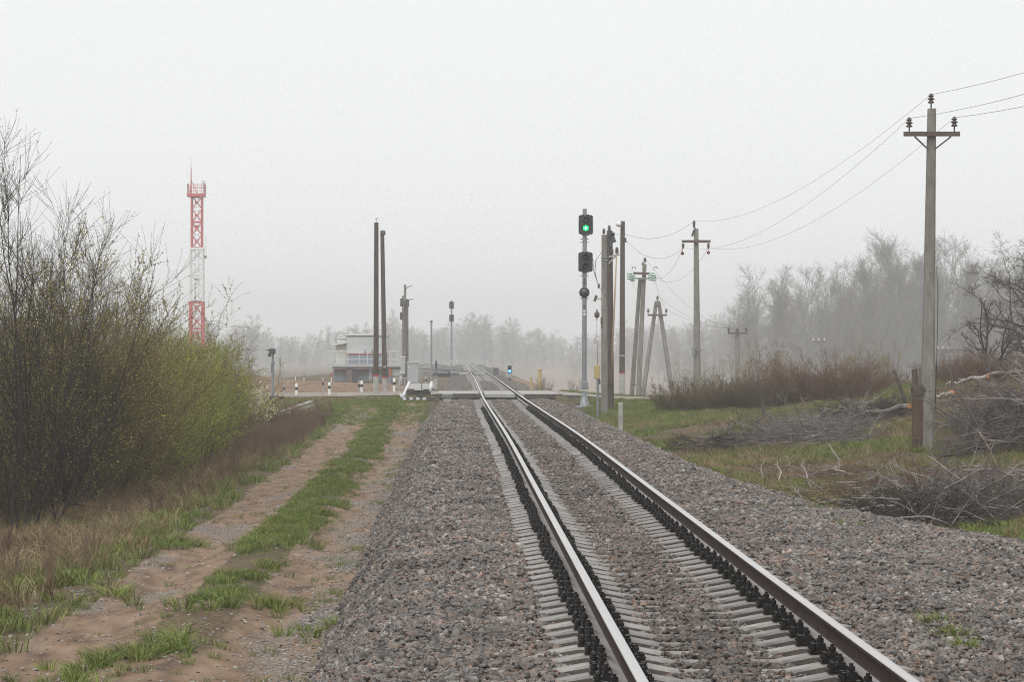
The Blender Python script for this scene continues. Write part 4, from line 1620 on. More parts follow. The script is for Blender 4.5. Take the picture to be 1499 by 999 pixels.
# pole cluster right of the cabin with loudspeakers and curved arms
YC = 165.0
gc = P(592, 556, YC)
pc = thing('pole_cluster', Vector((gc.x, YC, gz(gc.x, YC))), 'group of grey poles with loudspeaker boxes and small curved arms right of the cabin', 'pole')
for x0, x1, yt, w in ((596, 596, 438, .15), (593, 593, 417, .15), (589.5, 589.8, 433, .11)):
    b = MB()
    pole_shaft(b, Vector((P(x0, 550, YC).x, YC + (x0 - 592) * .1, gz(gc.x, YC) - .3)), P(x1, yt, YC + (x0 - 592) * .1), w * 1.25, w)
    b.build('shaft', M['concrete_pole'], pc)
for px, py, s in ((588, 443, (.18, .3, .52)), (587.5, 463, (.18, .3, .48)), (597.5, 444, (.12, .3, .5))):
    MB().box(P(px, py, YC - .2), s, bev=.03).build('loudspeaker', M['dark_grey'], pc)
for x0, y0 in ((594, 424), (596, 443)):
    b = MB()
    b.tube([P(x0, y0, YC), P(x0 + 2, y0 - 3, YC), P(x0 + 5, y0 - 4.5, YC), P(x0 + 9, y0 - 5, YC)], .03, 5)
    b.build('curved_arm', M['galv'], pc)
b = MB()
b.box(P(590, 535, YC - .25), (.28, .22, 1.15), bev=.02)
b.build('switch_box', M['grey_paint'], pc)
MB().box(P(590, 523, YC - .25), (.34, .28, .06)).build('box_lid', M['roof_white'], pc)

# ------------------------------------------------------------------ radio mast
YT = 390.0
sc_ = YT / F
tb = P(288, 530, YT)
tg = gz(tb.x, YT)
tw_ = thing('radio_mast', Vector((tb.x, YT, tg)), 'red and white lattice mast with a railed platform on top', 'lattice mast')
xL, xR = P(279.3, 400, YT).x, P(297.3, 400, YT).x
half = (xR - xL) / 2
cx0 = (xL + xR) / 2


def zpx(y):
    return P(288, y, YT).z


levels = [(287, 363.5, 'tower_red', .82), (363.5, 442, 'white_paint', 1.0), (442, 520.5, 'tower_red', 1.08), (520.5, 612, 'white_paint', 1.1)]
for y1, y0, mm, wf in levels:
    z1, z0 = zpx(y1), max(zpx(y0), tg - .2)
    h = half * wf if wf < 1 else half
    lw = .235 * (1.6 if wf > 1.05 else 1.0)
    sec = MB()
    for sx in (-1, 1):
        for sy in (-1, 1):
            sec.box((cx0 + sx * h, YT + sy * h, (z0 + z1) / 2), (lw, lw, z1 - z0 - .02))
    for z in (z0 + .05, (z0 + z1) / 2, z1 - .08):
        t = .2 if z != z1 - .08 else .36
        for s in (-1, 1):
            sec.box((cx0, YT + s * h, z), (2 * h, 0.12, t))
            sec.box((cx0 + s * h, YT, z), (.12, 2 * h, t))
    frame = sec.build('section', M[mm], tw_)
    br = MB()
    for k_ in range(4):
        za, zb = z0 + (z1 - z0) * k_ / 4, z0 + (z1 - z0) * (k_ + 1) / 4
        for s in (-1, 1):
            br.bar((cx0 - h, YT + s * h, za), (cx0 + h, YT + s * h, zb), .085)
            br.bar((cx0 + h, YT + s * h, za), (cx0 - h, YT + s * h, zb), .085)
            br.bar((cx0 + s * h, YT - h, za), (cx0 + s * h, YT + h, zb), .085)
        br.box((cx0, YT - h - .02, (za + zb) / 2), (.36, .07, .36))
    br.build('bracing', M[mm], frame)
    ld = MB()
    for s in (-.3, .3):
        ld.box((cx0 + s, YT, (z0 + z1) / 2), (.06, .06, z1 - z0))
    for z in np.arange(z0 + .2, z1, .6):
        ld.box((cx0, YT, z), (.6, .05, .05))
    ld.box((cx0 - .05, YT - .2, z0 + .42 * (z1 - z0)), (.8, .5, .3))
    ld.build('ladder', M['galv'] if mm == 'white_paint' else M[mm], frame)
zt_ = zpx(287)
pf = MB()
pf.box((cx0 - .09, YT, zt_ + .1), (2.6, 2.6, .46))
pfo = pf.build('platform', M['tower_red'], tw_)
rl = MB()
for k_ in range(5):
    for sx, sy in ((-1.26 + .63 * k_, -1.26), (-1.26 + .63 * k_, 1.26), (-1.26, -1.26 + .63 * k_), (1.26, -1.26 + .63 * k_)):
        rl.box((cx0 - .05 + sx, YT + sy, zt_ + .95), (.05, .05, 1.6))
for z in (.75, 1.25, 1.75):
    for s in (-1, 1):
        rl.box((cx0 - .05, YT + s * 1.26, zt_ + z), (2.52, .045, .05))
        rl.box((cx0 - .05 + s * 1.26, YT, zt_ + z), (.045, 2.52, .05))
rl.build('railing', M['tower_red'], pfo)
b = MB()
b.cyl(P(279.8, 286, YT), P(279.8, 246, YT), .11, .06, 6)
b.bar(P(280, 264, YT), P(289, 284, YT), .09)
b.bar(P(280, 264, YT), P(278, 284, YT), .09)
b.cyl(P(279.8, 246, YT), P(279.6, 228, YT), .035, .02, 5)
b.build('lightning_rod', M['tower_red'], tw_)
b = MB()
b.cyl(P(298, 286, YT), P(298, 264, YT), .045, n=5)
for py in (265, 268, 272):
    b.box(P(298.5, py, YT), (.65, .05, .05))
b.cyl(P(301.5, 372, YT), P(301.5, 345, YT), .035, n=5)
b.bar(P(297, 378, YT), P(302, 378, YT), .07)
b.box(P(300.8, 376, YT), (.36, .25, .43))
b.build('antenna', M['galv'], tw_)

# ------------------------------------------------------------------ crossing keeper's cabin
YB = 178.0
kb = YB / F
gb = P(535, 560, YB)
cb = thing('guard_cabin', gb, 'raised pale cabin with blue-grey bands and red stripes behind a railed walkway', 'cabin')


def pbox(x0, y0, x1, y1, Yf, depth, bev=0.0, mb=None):
    """box whose front face spans two pixels at the distance Yf"""
    a, c_ = P(x0, y0, Yf), P(x1, y1, Yf)
    mb = mb or MB()
    mb.box(((a.x + c_.x) / 2, Yf + depth / 2, (a.z + c_.z) / 2), (abs(c_.x - a.x), depth, abs(a.z - c_.z)), bev=bev)
    return mb


pbox(488.3, 541.5, 575, 565, YB + .6, 4.0).build('lower_wall', M['cabin_blue'], cb)
pbox(487.5, 558.5, 562, 566, YB + .5, .3).build('plinth', M['brown_steel'], cb)
pbox(489, 541.2, 562, 543.2, YB + .55, .1).build('red_stripe', M['red_paint'], cb)
pbox(540, 541.2, 545, 560, YB + .5, .12).build('corner_panel', M['cabin_pale'], cb)
pbox(506.8, 491, 567.5, 536, YB + .9, 3.6).build('upper_wall', M['cabin_pale'], cb)
for x0, x1 in ((507.2, 526.6), (527.0, 544.0), (544.3, 547), (547.4, 567.2)):
    pbox(x0, 494.5, x1, 518.3, YB + .86, .06).build('wall_panel', M['cabin_pale'], cb)
for x0, x1 in ((507.2, 526.6), (527.0, 547.0), (547.4, 567.2)):
    pbox(x0, 519.2, x1, 535.5, YB + .86, .06).build('wall_panel', M['cabin_blue'], cb)
pbox(507, 518, 567.5, 519.2, YB + .82, .06).build('red_stripe', M['red_paint'], cb)
pbox(530.5, 494.8, 543, 503.5, YB + .84, .06).build('upper_hatch', M['cabin_pale'], cb)
pbox(506.2, 488.6, 568, 491.2, YB + .75, 3.9).build('roof', M['roof_white'], cb)
for x in (534, 544.5):
    pbox(x, 512.5, x + 1.2, 516.5, YB + .8, .06).build('handle', M['black_paint'], cb)
# annex with a sloping roof
pbox(491.5, 509, 506.6, 536, YB + 1.2, 3).build('annex_wall', M['cabin_cream'], cb)
b = MB()
a = [P(486, 506.5, YB), P(506.6, 503, YB), P(506.6, 500.5, YB), P(483, 504.4, YB)]
b.prism([(q.x, q.z) for q in a], YB + .7, YB + 4.3)
b.build('annex_roof', M['cabin_cream'], cb)
for q in range(6):
    x = 492 + q * 2.45
    pbox(x, 503.8 + (5 - q) * .45, x + 2.3, 511, YB + 1.15, .08).build('cladding_board', M['cabin_cream'], cb)
pbox(493.5, 495.5, 506.5, 501.5, YB + 2, 1.6).build('roof_box', M['roof_white'], cb)
pbox(493.2, 494, 506.5, 495.8, YB + 1.9, 1.8).build('roof_box_lid', M['roof_white'], cb)
# walkway, rails, pillars
wk = pbox(486.5, 534.8, 586, 537.5, YB - .3, 1.2).build('walkway', M['grey_paint'], cb)
pbox(477, 532.2, 487, 534.6, YB - .3, 1.2).build('walkway', M['grey_paint'], cb)
rb = MB()
rails = MB()
for x in (487, 491.8, 508.6, 525.4, 537.5, 552, 570, 582, 585.5):
    pbox(x, 514, x + .75, 537, YB - .3, .05).build('rail_post', M['roof_white'], wk)
for y, t in ((514, .9), (525.8, .7), (533.5, .9)):
    pbox(487, y, 586, y + t, YB - .33, .04, mb=rails)
for y, t in ((514, .7), (524, .6)):
    pbox(477, y, 487, y + t, YB - .33, .04, mb=rails)
for x in (477, 480, 483.3):
    pbox(x, 514, x + .7, 533, YB - .3, .05, mb=rails)
rails.build('rails', M['roof_white'], wk)
pbox(486.5, 537.6, 586, 540.5, YB, .25).build('floor_beam', M['cabin_blue'], cb)
pbox(507.2, 540.5, 515.6, 565, YB - .1, .5).build('pillar', M['brown_steel'], cb)
pbox(517, 540.5, 518.7, 565, YB - .1, .12).build('pillar', M['dark_grey'], cb)
pbox(541, 556.5, 549, 566, YB - .6, 1.0).build('step_block', M['brown_steel'], cb)
pbox(569.5, 537.6, 573, 551, YB - .2, .3).build('orange_panel', mat('rust_orange', (.42, .17, .08), (.3, .11, .05), .7, 3), cb)
pbox(573.5, 540.6, 585, 549.5, YB, .1).build('mesh_panel', M['grey_paint'], cb)
pbox(584.8, 540.6, 586, 566, YB, .1).build('pillar', M['grey_paint'], cb)
pbox(569.2, 551, 570.4, 566, YB, .1).build('pillar', M['grey_paint'], cb)

# white tanks behind the cabinet
for x0, y0, x1, y1, Yq, la in ((585, 543.5, 596, 549.6, 170, 'upper white tank between cabin and cabinet'), (586, 551.5, 596.5, 559.5, 168, 'lower white tank standing on the ground left of the cabinet')):
    pbox(x0, y0, x1, y1, Yq, 1.2, bev=.08)
    b = pbox(x0, y0, x1, y1, Yq, 1.2, bev=.08)
    pbox(x0 + .4, (y0 + y1) / 2 - .4, x1 - .4, (y0 + y1) / 2 + .4, Yq - .02, .05, mb=b)
    pbox(x0 + 1, y1, x1 - 1, y1 + 3, Yq + .1, .9, mb=b)
    q = P((x0 + x1) / 2, y1, Yq)
    tag(b.build('white_tank', M['roof_white'], None, tuple(q)), la, 'tank')
# low grey fence left of the cabinet
Yq = 138.0
fe = thing('pipe_fence', P(590, 575, Yq), 'low grey pipe railing between the pole foot and the cabinet', 'railing')
for x in (583.3, 592):
    pbox(x, 554, x + 1.2, 578, Yq, .06).build('post', M['grey_paint'], fe)
pbox(572, 553.4, 597, 554.6, Yq, .05).build('bar', M['grey_paint'], fe)
pbox(572, 566.4, 597, 567.5, Yq, .05).build('bar', M['grey_paint'], fe)

# ------------------------------------------------------------------ grey cabinet and lifting barrier
Yq = 132.0
ca = thing('equipment_cabinet', P(604.5, 563, Yq), 'tall pale grey equipment cabinet beside the white barrier frame', 'cabinet')
pbox(596.3, 531.5, 613.3, 570, Yq, .55, bev=.02).build('body', M['grey_paint'], ca)
pbox(595.2, 530.2, 614.2, 531.6, Yq - .06, .7).build('lid', M['roof_white'], ca)
pbox(597.2, 533, 612.4, 561, Yq - .02, .03).build('door', M['grey_paint'], ca)
pbox(597.8, 537, 599.6, 538.6, Yq - .03, .02).build('label_plate', M['white_paint'], ca)
for x in (614.6, 617.3):
    pbox(x, 542.5, x + .8, 562, Yq, .04).build('bracket', M['grey_paint'], ca)
pbox(614.6, 542, 618.1, 543, Yq, .04).build('bracket', M['grey_paint'], ca)
Yq = 108.0
bz = gz(P(612, 582, Yq).x, Yq)
br_ = thing('barrier_ramp', Vector((P(612, 582, Yq).x, Yq, bz)), 'raised road barrier plate with white side beams, dark boards and a striped white base', 'road barrier')
b = MB()
A, B_, C_, D_ = P(597, 569, Yq + .3), P(631.5, 570.2, Yq + .3), P(632, 561.5, Yq + 2.2), P(600, 562, Yq + 2.2)
n_ = (B_ - A).cross(D_ - A).normalized() * .06
b.add([A, B_, C_, D_, A - n_, B_ - n_, C_ - n_, D_ - n_], [(0, 1, 2, 3), (7, 6, 5, 4), (0, 4, 5, 1), (1, 5, 6, 2), (2, 6, 7, 3), (3, 7, 4, 0)])
b.build('lifting_plate', M['pale_concrete'], br_)
for q in range(4):
    y0 = 570.2 + q * 2.15
    pbox(596, y0, 630.5, y0 + 2.0, Yq + .1 - .05 * (q % 2), .2).build('board', M['timber_old'], br_)
b = MB()
b.bar(P(599.3, 561, Yq + 2.2), P(590.3, 581.5, Yq - .6), .1, .14)
b.build('side_beam', M['roof_white'], br_)
b = MB()
b.bar(P(631.8, 560.5, Yq + 2.2), P(629.8, 570.5, Yq), .1, .12)
b.build('side_beam', M['roof_white'], br_)
for q in range(4):
    MB().box(P(633.5, 562.3 + q * 1.7, Yq + 1.6 - .5 * q), (.13, .1, .035)).build('lamp_stub', M['roof_white'], br_)
b = MB()
b.bar(P(585.5, 577, Yq - .3), P(588, 582, Yq - .5), .06)
b.build('stop_arm', M['roof_white'], br_)
for q in range(8):
    x = 589.5 + q * 4.9
    m_ = M['roof_white'] if q % 2 == 0 else M['dark_grey']
    pbox(x, 582.2, x + 4.85, 586, Yq - 1.0, .25).build('base_stripe', m_, br_)
pbox(606.5, 569.8, 619.5, 571.6, Yq - .05, .12).build('plate_edge', M['roof_white'], br_)
MB().cyl(P(617.2, 580, Yq - 1.4), P(617.4, 560.5, Yq - 1.4), .018, n=5).build('hook_rod', M['dark_grey'], br_)

# small trackside boxes
def track_box(px, py, Y, w, h, d, label, m='pale_concrete', leg=True):
    c_ = P(px, py, Y)
    g = gz(c_.x, Y)
    if c_.x > -1.2:
        g = float(bed_z(c_.x, Y))
    th = thing('track_box', Vector((c_.x, Y, g)), label, 'trackside box', 'trackside boxes')
    MB().box(c_ + Vector((0, 0, h * .3)), (w, d, h * .35), bev=.03).build('lid', M['galv'], th)
    MB().box(c_ + Vector((0, 0, h * .02)), (w * 1.05, d * 1.05, h * .2), bev=.02).build('rim', M['galv'], th)
    bz_ = min(g - .1, c_.z - h * .5)
    MB().box((c_.x, Y, (bz_ + c_.z) / 2), (w * .78, d * .7, c_.z - bz_), bev=.02).build('base', M['dark_grey'] if not leg else M[m], th)


track_box(654.8, 581.5, 107.5, .44, .3, .4, 'grey trackside box with a two layered lid by the left rail', leg=True)
track_box(616, 583.5, 109, .3, .22, .3, 'small dark trackside box in front of the striped barrier base', leg=False)
track_box(637.5, 553, 175, .34, .2, .3, 'small pale box on the ballast edge beyond the barrier')
track_box(667, 546.5, 238, .8, .25, .5, 'long low point machine box beside the far switch', leg=False)
track_box(726, 540, 245, .6, .25, .5, 'low dark box right of the far track switch', leg=False)

# bollards
def bollard(px, y0, y1, Y, r, label, kind='bw', lean=0.0):
    p0, p1 = P(px, y0, Y), P(px + lean, y1, Y)
    g = min(gz(p0.x, Y), p0.z)
    th = thing('bollard', Vector((p0.x, Y, g)), label, 'bollard', 'marker posts along the crossing road')
    L = p1 - p0
    low, hi = ('white_paint', 'white_paint') if kind == 'bw' else ('pale_concrete', 'pale_concrete')
    b = MB()
    b.cyl(Vector((p0.x, Y, g - .2)), p0 + L * .52, r, r, 10)
    b.build('shaft', M[low], th)
    MB().cyl(p0 + L * .52, p0 + L * .74, r * 1.02, r * 1.02, 10).build('black_band', M['black_paint'], th)
    b = MB()
    b.lathe([(r, 0), (r, L.length * .22), (r * .8, L.length * .26), (0, L.length * .27)], p0 + L * .74, n=10)
    b.build('cap', M[hi], th)


bollard(434, 581.5, 562, 117, .058, 'white bollard with a black band, leftmost of the clean ones')
bollard(482.3, 580, 560, 117, .058, 'white bollard with a black band in front of the sand mound')
bollard(529.5, 577, 558, 124, .062, 'white bollard with a black band just left of the dark pole pair')
bollard(577, 574.5, 554.5, 124, .062, 'white bollard with a black band just right of the dark pole pair')
bollard(623.3, 565, 552, 140, .06, 'white bollard peeping over the barrier plate', 'plain')
bollard(417.5, 581, 562.5, 119, .045, 'grimy leaning marker post by the grey lamp post', 'old', -2)
bollard(473.5, 578, 553, 121, .04, 'thin worn wooden marker post left of the sand mound bollard', 'old', -1)
bollard(525.5, 577, 558, 121, .045, 'brownish worn marker post close left of a white bollard', 'old')
for px, y0, y1, la, m_ in ((432.5, 560, 545, 'orange topped stake left on the sand bank skyline', 'bamboo'), (445, 560, 547, 'red and white thin stake on the sand bank skyline', 'red_paint'), (485, 556, 546, 'short faint stake beside the cabin corner', 'red_paint')):
    Yq = 158
    p0, p1 = P(px, y0, Yq), P(px, y1, Yq)
    p0.z = min(p0.z, gz(p0.x, Yq)) - .1
    b = MB()
    th = thing('stake', p0, la, 'stake', 'thin stakes on the sand bank')
    MB().cyl(p0, p0.lerp(p1, .6), .035, .03, 6).build('shaft', M['white_paint'], th)
    MB().cyl(p0.lerp(p1, .6), p1, .035, .03, 6).build('top', M[m_], th)
# small dark lump on the sand ridge, yellow markers to the right
for px, y0, y1, Y, r, la, m_ in ((777.5, 566, 552, 140, .085, 'yellowish worn marker post at the right edge of the crossing road', 'yellow_box'), (790, 562, 539, 165, .15, 'faded yellow marker standing in the fog right of the track', 'yellow_box')):
    p0, p1 = P(px, y0, Y), P(px, y1, Y)
    g = gz(p0.x, Y)
    b = MB()
    th = thing('marker_post', Vector((p0.x, Y, min(g, p0.z))), la, 'marker post')
    MB().cyl(Vector((p0.x, Y, min(g, p0.z) - .2)), p0.lerp(p1, .8), r, r * .8, 8).build('shaft', M[m_], th)
    b = MB()
    b.lathe([(r * .9, 0), (r, (p1 - p0).length * .1), (r * .4, (p1 - p0).length * .2), (0, (p1 - p0).length * .21)], p0.lerp(p1, .8), n=8)
    b.build('cap', M['bamboo'], th)
# short concrete post by the ballast on the right
Yq = 81.0
p0, p1 = P(908.5, 625, Yq), P(908.5, 590, Yq)
b = MB()
b.box((p0 + p1) / 2 - Vector((0, 0, .1)), (px_len(6.4, Yq), px_len(6.4, Yq), (p1 - p0).length + .2), bev=.012)
b.box(p1 - Vector((0, 0, .05)), (px_len(6.9, Yq), px_len(6.9, Yq), .04), bev=.01)
tag(b.build('concrete_post', M['pale_concrete'], None, tuple(p0)), 'short square concrete post at the right edge of the ballast', 'post')
# thin marker between the A-frame and the bush
p0, p1 = P(966, 578, 128), P(966, 563, 128)
b = MB()
b.cyl(p0 - Vector((0, 0, .3)), p1, .045, .04, 8)
b.box(p1 + Vector((0, 0, -.12)), (.1, .1, .12))
tag(b.build('marker_stake', M['pale_concrete'], None, tuple(p0)), 'small pale stake left of the A-frame right leg', 'stake')

# left lamp post, seen from the side
Yq = 108.0
p0 = P(399.5, 582, Yq)
lp = thing('crossing_light', Vector((p0.x, Yq, gz(p0.x, Yq))), 'grey post with a hooded lamp box facing left, near the white blossom shrub', 'crossing light')
b = MB()
b.cyl(Vector((p0.x, Yq, gz(p0.x, Yq) - .1)), P(399.5, 512, Yq), .062, .05, 10)
b.build('post', M['galv'], lp)
b = MB()
b.box(P(398.5, 514.5, Yq), (.28, .26, .24), bev=.04)
b.build('lamp_box', M['dark_grey'], lp)
b = MB()
b.bar(P(397, 511.5, Yq), P(389.5, 513, Yq), .22, .03)
b.build('hood', M['dark_grey'], lp)
b = MB()
b.box(P(394.5, 520.5, Yq), (.13, .2, .12), bev=.02)
b.bar(P(396, 518.5, Yq), P(391.8, 519.3, Yq), .18, .025)
b.build('lower_lamp', M['dark_grey'], lp)
MB().box(P(399.5, 532.5, Yq), (.18, .18, .06)).build('clamp', M['galv'], lp)
b = MB()
b.cyl(P(397, 535, Yq - .06), P(397, 545, Yq - .06), .02, n=5)
b.build('conduit', M['galv'], lp)
MB().box(P(399.5, 583, Yq), (.28, .28, .2), bev=.02).build('foundation', M['dark_grey'], lp)
MB().box(P(410.5, 581.5, Yq), (.32, .3, .05), bev=.01)
b = MB()
q = P(410.5, 582, Yq)
b.box(q + Vector((0, 0, .02)), (.34, .3, .07), bev=.015)
b.box(q - Vector((0, 0, .15)), (.1, .1, .3))
b.box(q + Vector((0, 0, -.03)), (.2, .2, .05))
tag(b.build('cable_pedestal', M['dark_grey'], None, tuple(q - Vector((0, 0, .3)))), 'small dark flat topped pedestal at the foot of the grey lamp post', 'pedestal')

# pale concrete beams lying in the weeds
for x0, y0, x1, y1, Y, w, la in ((411, 606.5, 456, 590.5, 99, .17, 'upper pale concrete beam lying slanted in the weeds left'), (414, 610, 459, 596, 98, .12, 'middle pale concrete beam under the longer one'), (414, 615.5, 433, 613, 97, .12, 'short lowest pale beam end showing in the weeds')):
    a, c_ = P(x0, y0, Y), P(x1, y1, Y + 3)
    b = MB()
    b.bar(a, c_, w * 1.3, w)
    b.bar(a.lerp(c_, .02) + Vector((0, 0, w * .5)), c_.lerp(a, .02) + Vector((0, 0, w * .5)), w * .9, .03)
    tag(b.build('concrete_beam', M['pale_concrete'], None, tuple(a)), la, 'concrete beam', 'concrete beams in the weeds')

# ------------------------------------------------------------------ shrubs and trees: a few shapes of each, then copies
def shrub_shape(seed, H=3.0, R=1.1, stems=34, spread=0.32, per=7, twigs=4, up=0.06, leaf=0, leaf_size=.03, r0=.022, wob=.1, tlen=(.35, .9), leaf_t0=.25, lower=.12):
    r = np.random.default_rng(seed)
    a = r.uniform(0, 6.283, stems)
    rad = R * 0.38 * np.sqrt(r.uniform(0, 1, stems))
    st = np.stack([np.cos(a) * rad, np.sin(a) * rad, np.full(stems, -.15)], -1)
    out = r.normal(0, spread, (stems, 3))
    d = np.stack([np.cos(a) * spread * 1.3 + out[:, 0] * .5, np.sin(a) * spread * 1.3 + out[:, 1] * .5, np.ones(stems)], -1)
    L = H * r.uniform(.55, 1.08, stems)
    S = polylines(st, d, L, 9, wob, up, r)
    SR = (r0 * r.uniform(.6, 1.2, stems) * (L / H))[:, None] * np.linspace(1, .16, 9)[None, :]
    B, BR = spawn(S, SR, per, lower, .98, .55, tlen[0] * H * .5, tlen[1] * H * .5, 6, wob * 1.2, up * 1.3, r0 * .42, r)
    T, TR = spawn(B, BR, twigs, .15, 1.0, .6, H * .07, H * .18, 4, wob * 1.6, up, .0052, r)
    V, Fq = join([tubes(S, SR, 4), tubes(B, BR, 3), tubes(T, np.maximum(TR, .0022), 3)])
    lf = None
    if leaf:
        l1 = leaves(T, int(leaf * .8), leaf_size, r, .1)
        l2 = leaves(B, leaf - int(leaf * .8), leaf_size, r, leaf_t0)
        lf = join([l1, l2])
    return (V, Fq), lf


def tree_shape(seed, H=11.0, limbs=22, spread=.5, per=7, twigs=5, lean=.02, r0=.13, wob=.08, t0=.22, tw=.007, narrow=.36, fork=1, ang=.7, up=.10):
    r = np.random.default_rng(seed)
    st = np.zeros((fork, 3))
    st[:, :2] = r.normal(0, .25 if fork > 1 else 0, (fork, 2))
    st[:, 2] = -.3
    d = np.stack([r.normal(0, lean + .12 * (fork > 1), fork), r.normal(0, lean + .12 * (fork > 1), fork), np.ones(fork)], -1)
    L = H * r.uniform(.8, 1.0, fork)
    L[0] = H
    S = polylines(st, d, L, 14, wob * .45, .05, r)
    SR = (r0 * L / H)[:, None] * (np.linspace(1, .07, 14) ** .85)[None, :]
    B, BR = spawn(S, SR, max(3, limbs // fork), t0, .97, ang, H * narrow * .7, H * narrow, 8, wob, up, r0 * .42, r, .2, .62)
    C, CR = spawn(B, BR, per, .15, 1.0, .6, H * .07, H * .16, 5, wob * 1.2, up * .8, r0 * .13, r, .3)
    T, TR = spawn(C, CR, twigs, .1, 1.0, .6, H * .025, H * .07, 3, wob * 1.5, .04, tw, r, .4)
    trunk = tubes(S, SR, 7)
    crown = join([tubes(B, BR, 4), tubes(C, np.maximum(CR, tw * .7), 3), tubes(T, np.maximum(TR, tw * .5), 3)])
    return trunk, crown


def shape_mesh(nm, vf, m):
    return np_mesh(nm, vf[0], vf[1], m)


def plant(name, px, Y, label, cat, group, parts, s, rz=None, xoff=0.0, dz=0.0, sz=None, loc=None):
    x = P(px, 520, Y).x + xoff
    lo = loc or (x, Y, gz(x, Y) + dz)
    th = thing(name, lo, label, cat, group)
    th.rotation_euler = (0, 0, random.uniform(0, 6.28) if rz is None else rz)
    th.scale = (s, s, sz or s)
    for nm, me in parts:
        if me is not None:
            put(nm, me, th)
    return th


# --- big willow bushes on the left
def bush_set(seeds, lm, bm_='twig_olive', **kw):
    out = []
    for sd in seeds:
        br, lf = shrub_shape(sd, **kw)
        out.append([('branches', shape_mesh('branches', br, M[bm_])), ('buds', shape_mesh('buds', lf, M[lm]) if lf is not None else None)])
    return out


W_OLIVE = bush_set((11, 12, 13), 'leaf_olive', H=4.0, R=2.0, stems=60, spread=.34, per=11, twigs=7, leaf=30000, leaf_size=.034, up=.07, lower=.06, r0=.016, wob=.12, tlen=(.25, .65))
W_GREEN = bush_set((14, 15), 'leaf_green', H=4.0, R=2.0, stems=56, spread=.36, per=11, twigs=6, leaf=34000, leaf_size=.044, up=.07, lower=.08, r0=.016, wob=.12, tlen=(.25, .65))
W_BARE = bush_set((16, 17), 'leaf_olive', 'bark_dark', H=6.5, R=1.7, stems=24, spread=.2, per=16, twigs=9, leaf=9000, leaf_size=.03, up=.08, lower=.12, r0=.026, wob=.09, tlen=(.18, .46))
W_BLOSSOM = bush_set((18,), 'blossom', H=2.2, R=1.0, stems=26, spread=.3, per=7, twigs=4, leaf=1900, leaf_size=.10, up=.06)
BG = 'willow bushes along the dirt track'
OL = 'dense olive brown willow bush in the row left of the dirt track'
lefts = [
    # px, Y, height, kind, label
    (20, 45.5, 6.6, 'bare', 'tallest bare twigged willow at the left edge, its stems standing clear near the bottom'),
    (95, 50, 5.2, 'bare', 'tall bare topped willow second from the left edge'),
    (-25, 50, 5.8, 'olive', 'olive willow bush cut by the left edge of the photo'),
    (45, 52, 5.0, 'olive', 'dark olive willow bush filling the space between the two bare topped willows'),
    (115, 55, 4.9, 'olive', 'olive willow bush just right of the second bare topped willow'),
    (75, 60, 5.6, 'bare', 'thin topped willow standing behind the dark olive bushes at far left'),
    (150, 58, 4.5, 'olive', 'olive willow bush where the row begins to step down'),
    (190, 62, 3.9, 'green', 'first bush showing fresh green leaves from the left'),
    (165, 68, 4.3, 'olive', 'olive bush behind the first green leaved bush'),
    (225, 66, 3.85, 'green', 'bush with the brightest fresh green leaves, middle of the row'),
    (262, 72, 3.75, 'green', 'rightmost bush with bright green leaves in the left row'),
    (248, 69, 3.7, 'green', 'yellow green leaved bush between the brightest one and the rightmost leafy one'),
    (235, 78, 3.8, 'olive', 'brownish bush rising behind the bright green leaved ones'),
    (292, 78, 3.6, 'olive', 'olive bush just right of the green leaved ones, under the lattice mast'),
    (312, 85, 3.1, 'olive', 'brown olive bush to the right under the mast foot'),
    (335, 92, 2.5, 'olive', 'lower olive bush next to the blossoming shrub'),
    (290, 92, 3.4, 'olive', 'bush seen behind the row below the mast'),
    (343, 97, 1.9, 'olive', 'last small olive bush before the grey lamp post'),
]
cnt = {'olive': 0, 'green': 0, 'bare': 0}
for px, Y, h, kd, la in lefts:
    st, h0 = {'olive': (W_OLIVE, 4.0), 'green': (W_GREEN, 4.0), 'bare': (W_BARE, 6.5)}[kd]
    q = st[cnt[kd] % len(st)]
    cnt[kd] += 1
    s = h / h0
    plant('willow_bush', px, Y, la, 'bush', BG, q, s * (.86 if kd == 'green' else 1.05), sz=s, xoff=.35 if kd == 'green' else 0)
plant('blossom_shrub', 371, 94, 'low shrub dotted with cream blossom beside the grey lamp post', 'shrub', None, W_BLOSSOM[0], .86)
plant('blossom_shrub', 352, 94, 'smaller cream dotted shrub left of the blossoming one', 'shrub', None, W_BLOSSOM[0], .75)

# --- bare trees: nearer one on the right edge, one behind the left bushes
tk, cr = tree_shape(31, H=6.0, limbs=60, per=12, twigs=9, r0=.075, wob=.26, t0=.1, narrow=.7, fork=4, ang=.95, up=.02, tw=.006)
old = [('trunk', shape_mesh('trunk', tk, M['bark'])), ('crown', shape_mesh('crown', cr, M['bark']))]
plant('bare_tree', 1515, 76, 'gnarled dark bare tree at the right edge leaning over the brushwood', 'tree', None, old, .95, rz=.6, sz=.76)
tk, cr = tree_shape(37, H=5.0, limbs=30, per=9, twigs=7, r0=.10, wob=.24, t0=.1, narrow=.6, fork=4, ang=.8, up=.04, tw=.006)
old2 = [('trunk', shape_mesh('trunk', tk, M['bark_dark'])), ('crown', shape_mesh('crown', cr, M['bark_dark']))]
plant('bare_tree', 1450, 86, 'lower tangled bare tree left of the gnarled one at the right edge', 'tree', None, old2, .62, rz=2.0)
plant('bare_tree', 1520, 82, 'bare tangled tree mostly cut by the right edge of the photo', 'tree', None, old2, .85, rz=4.0)

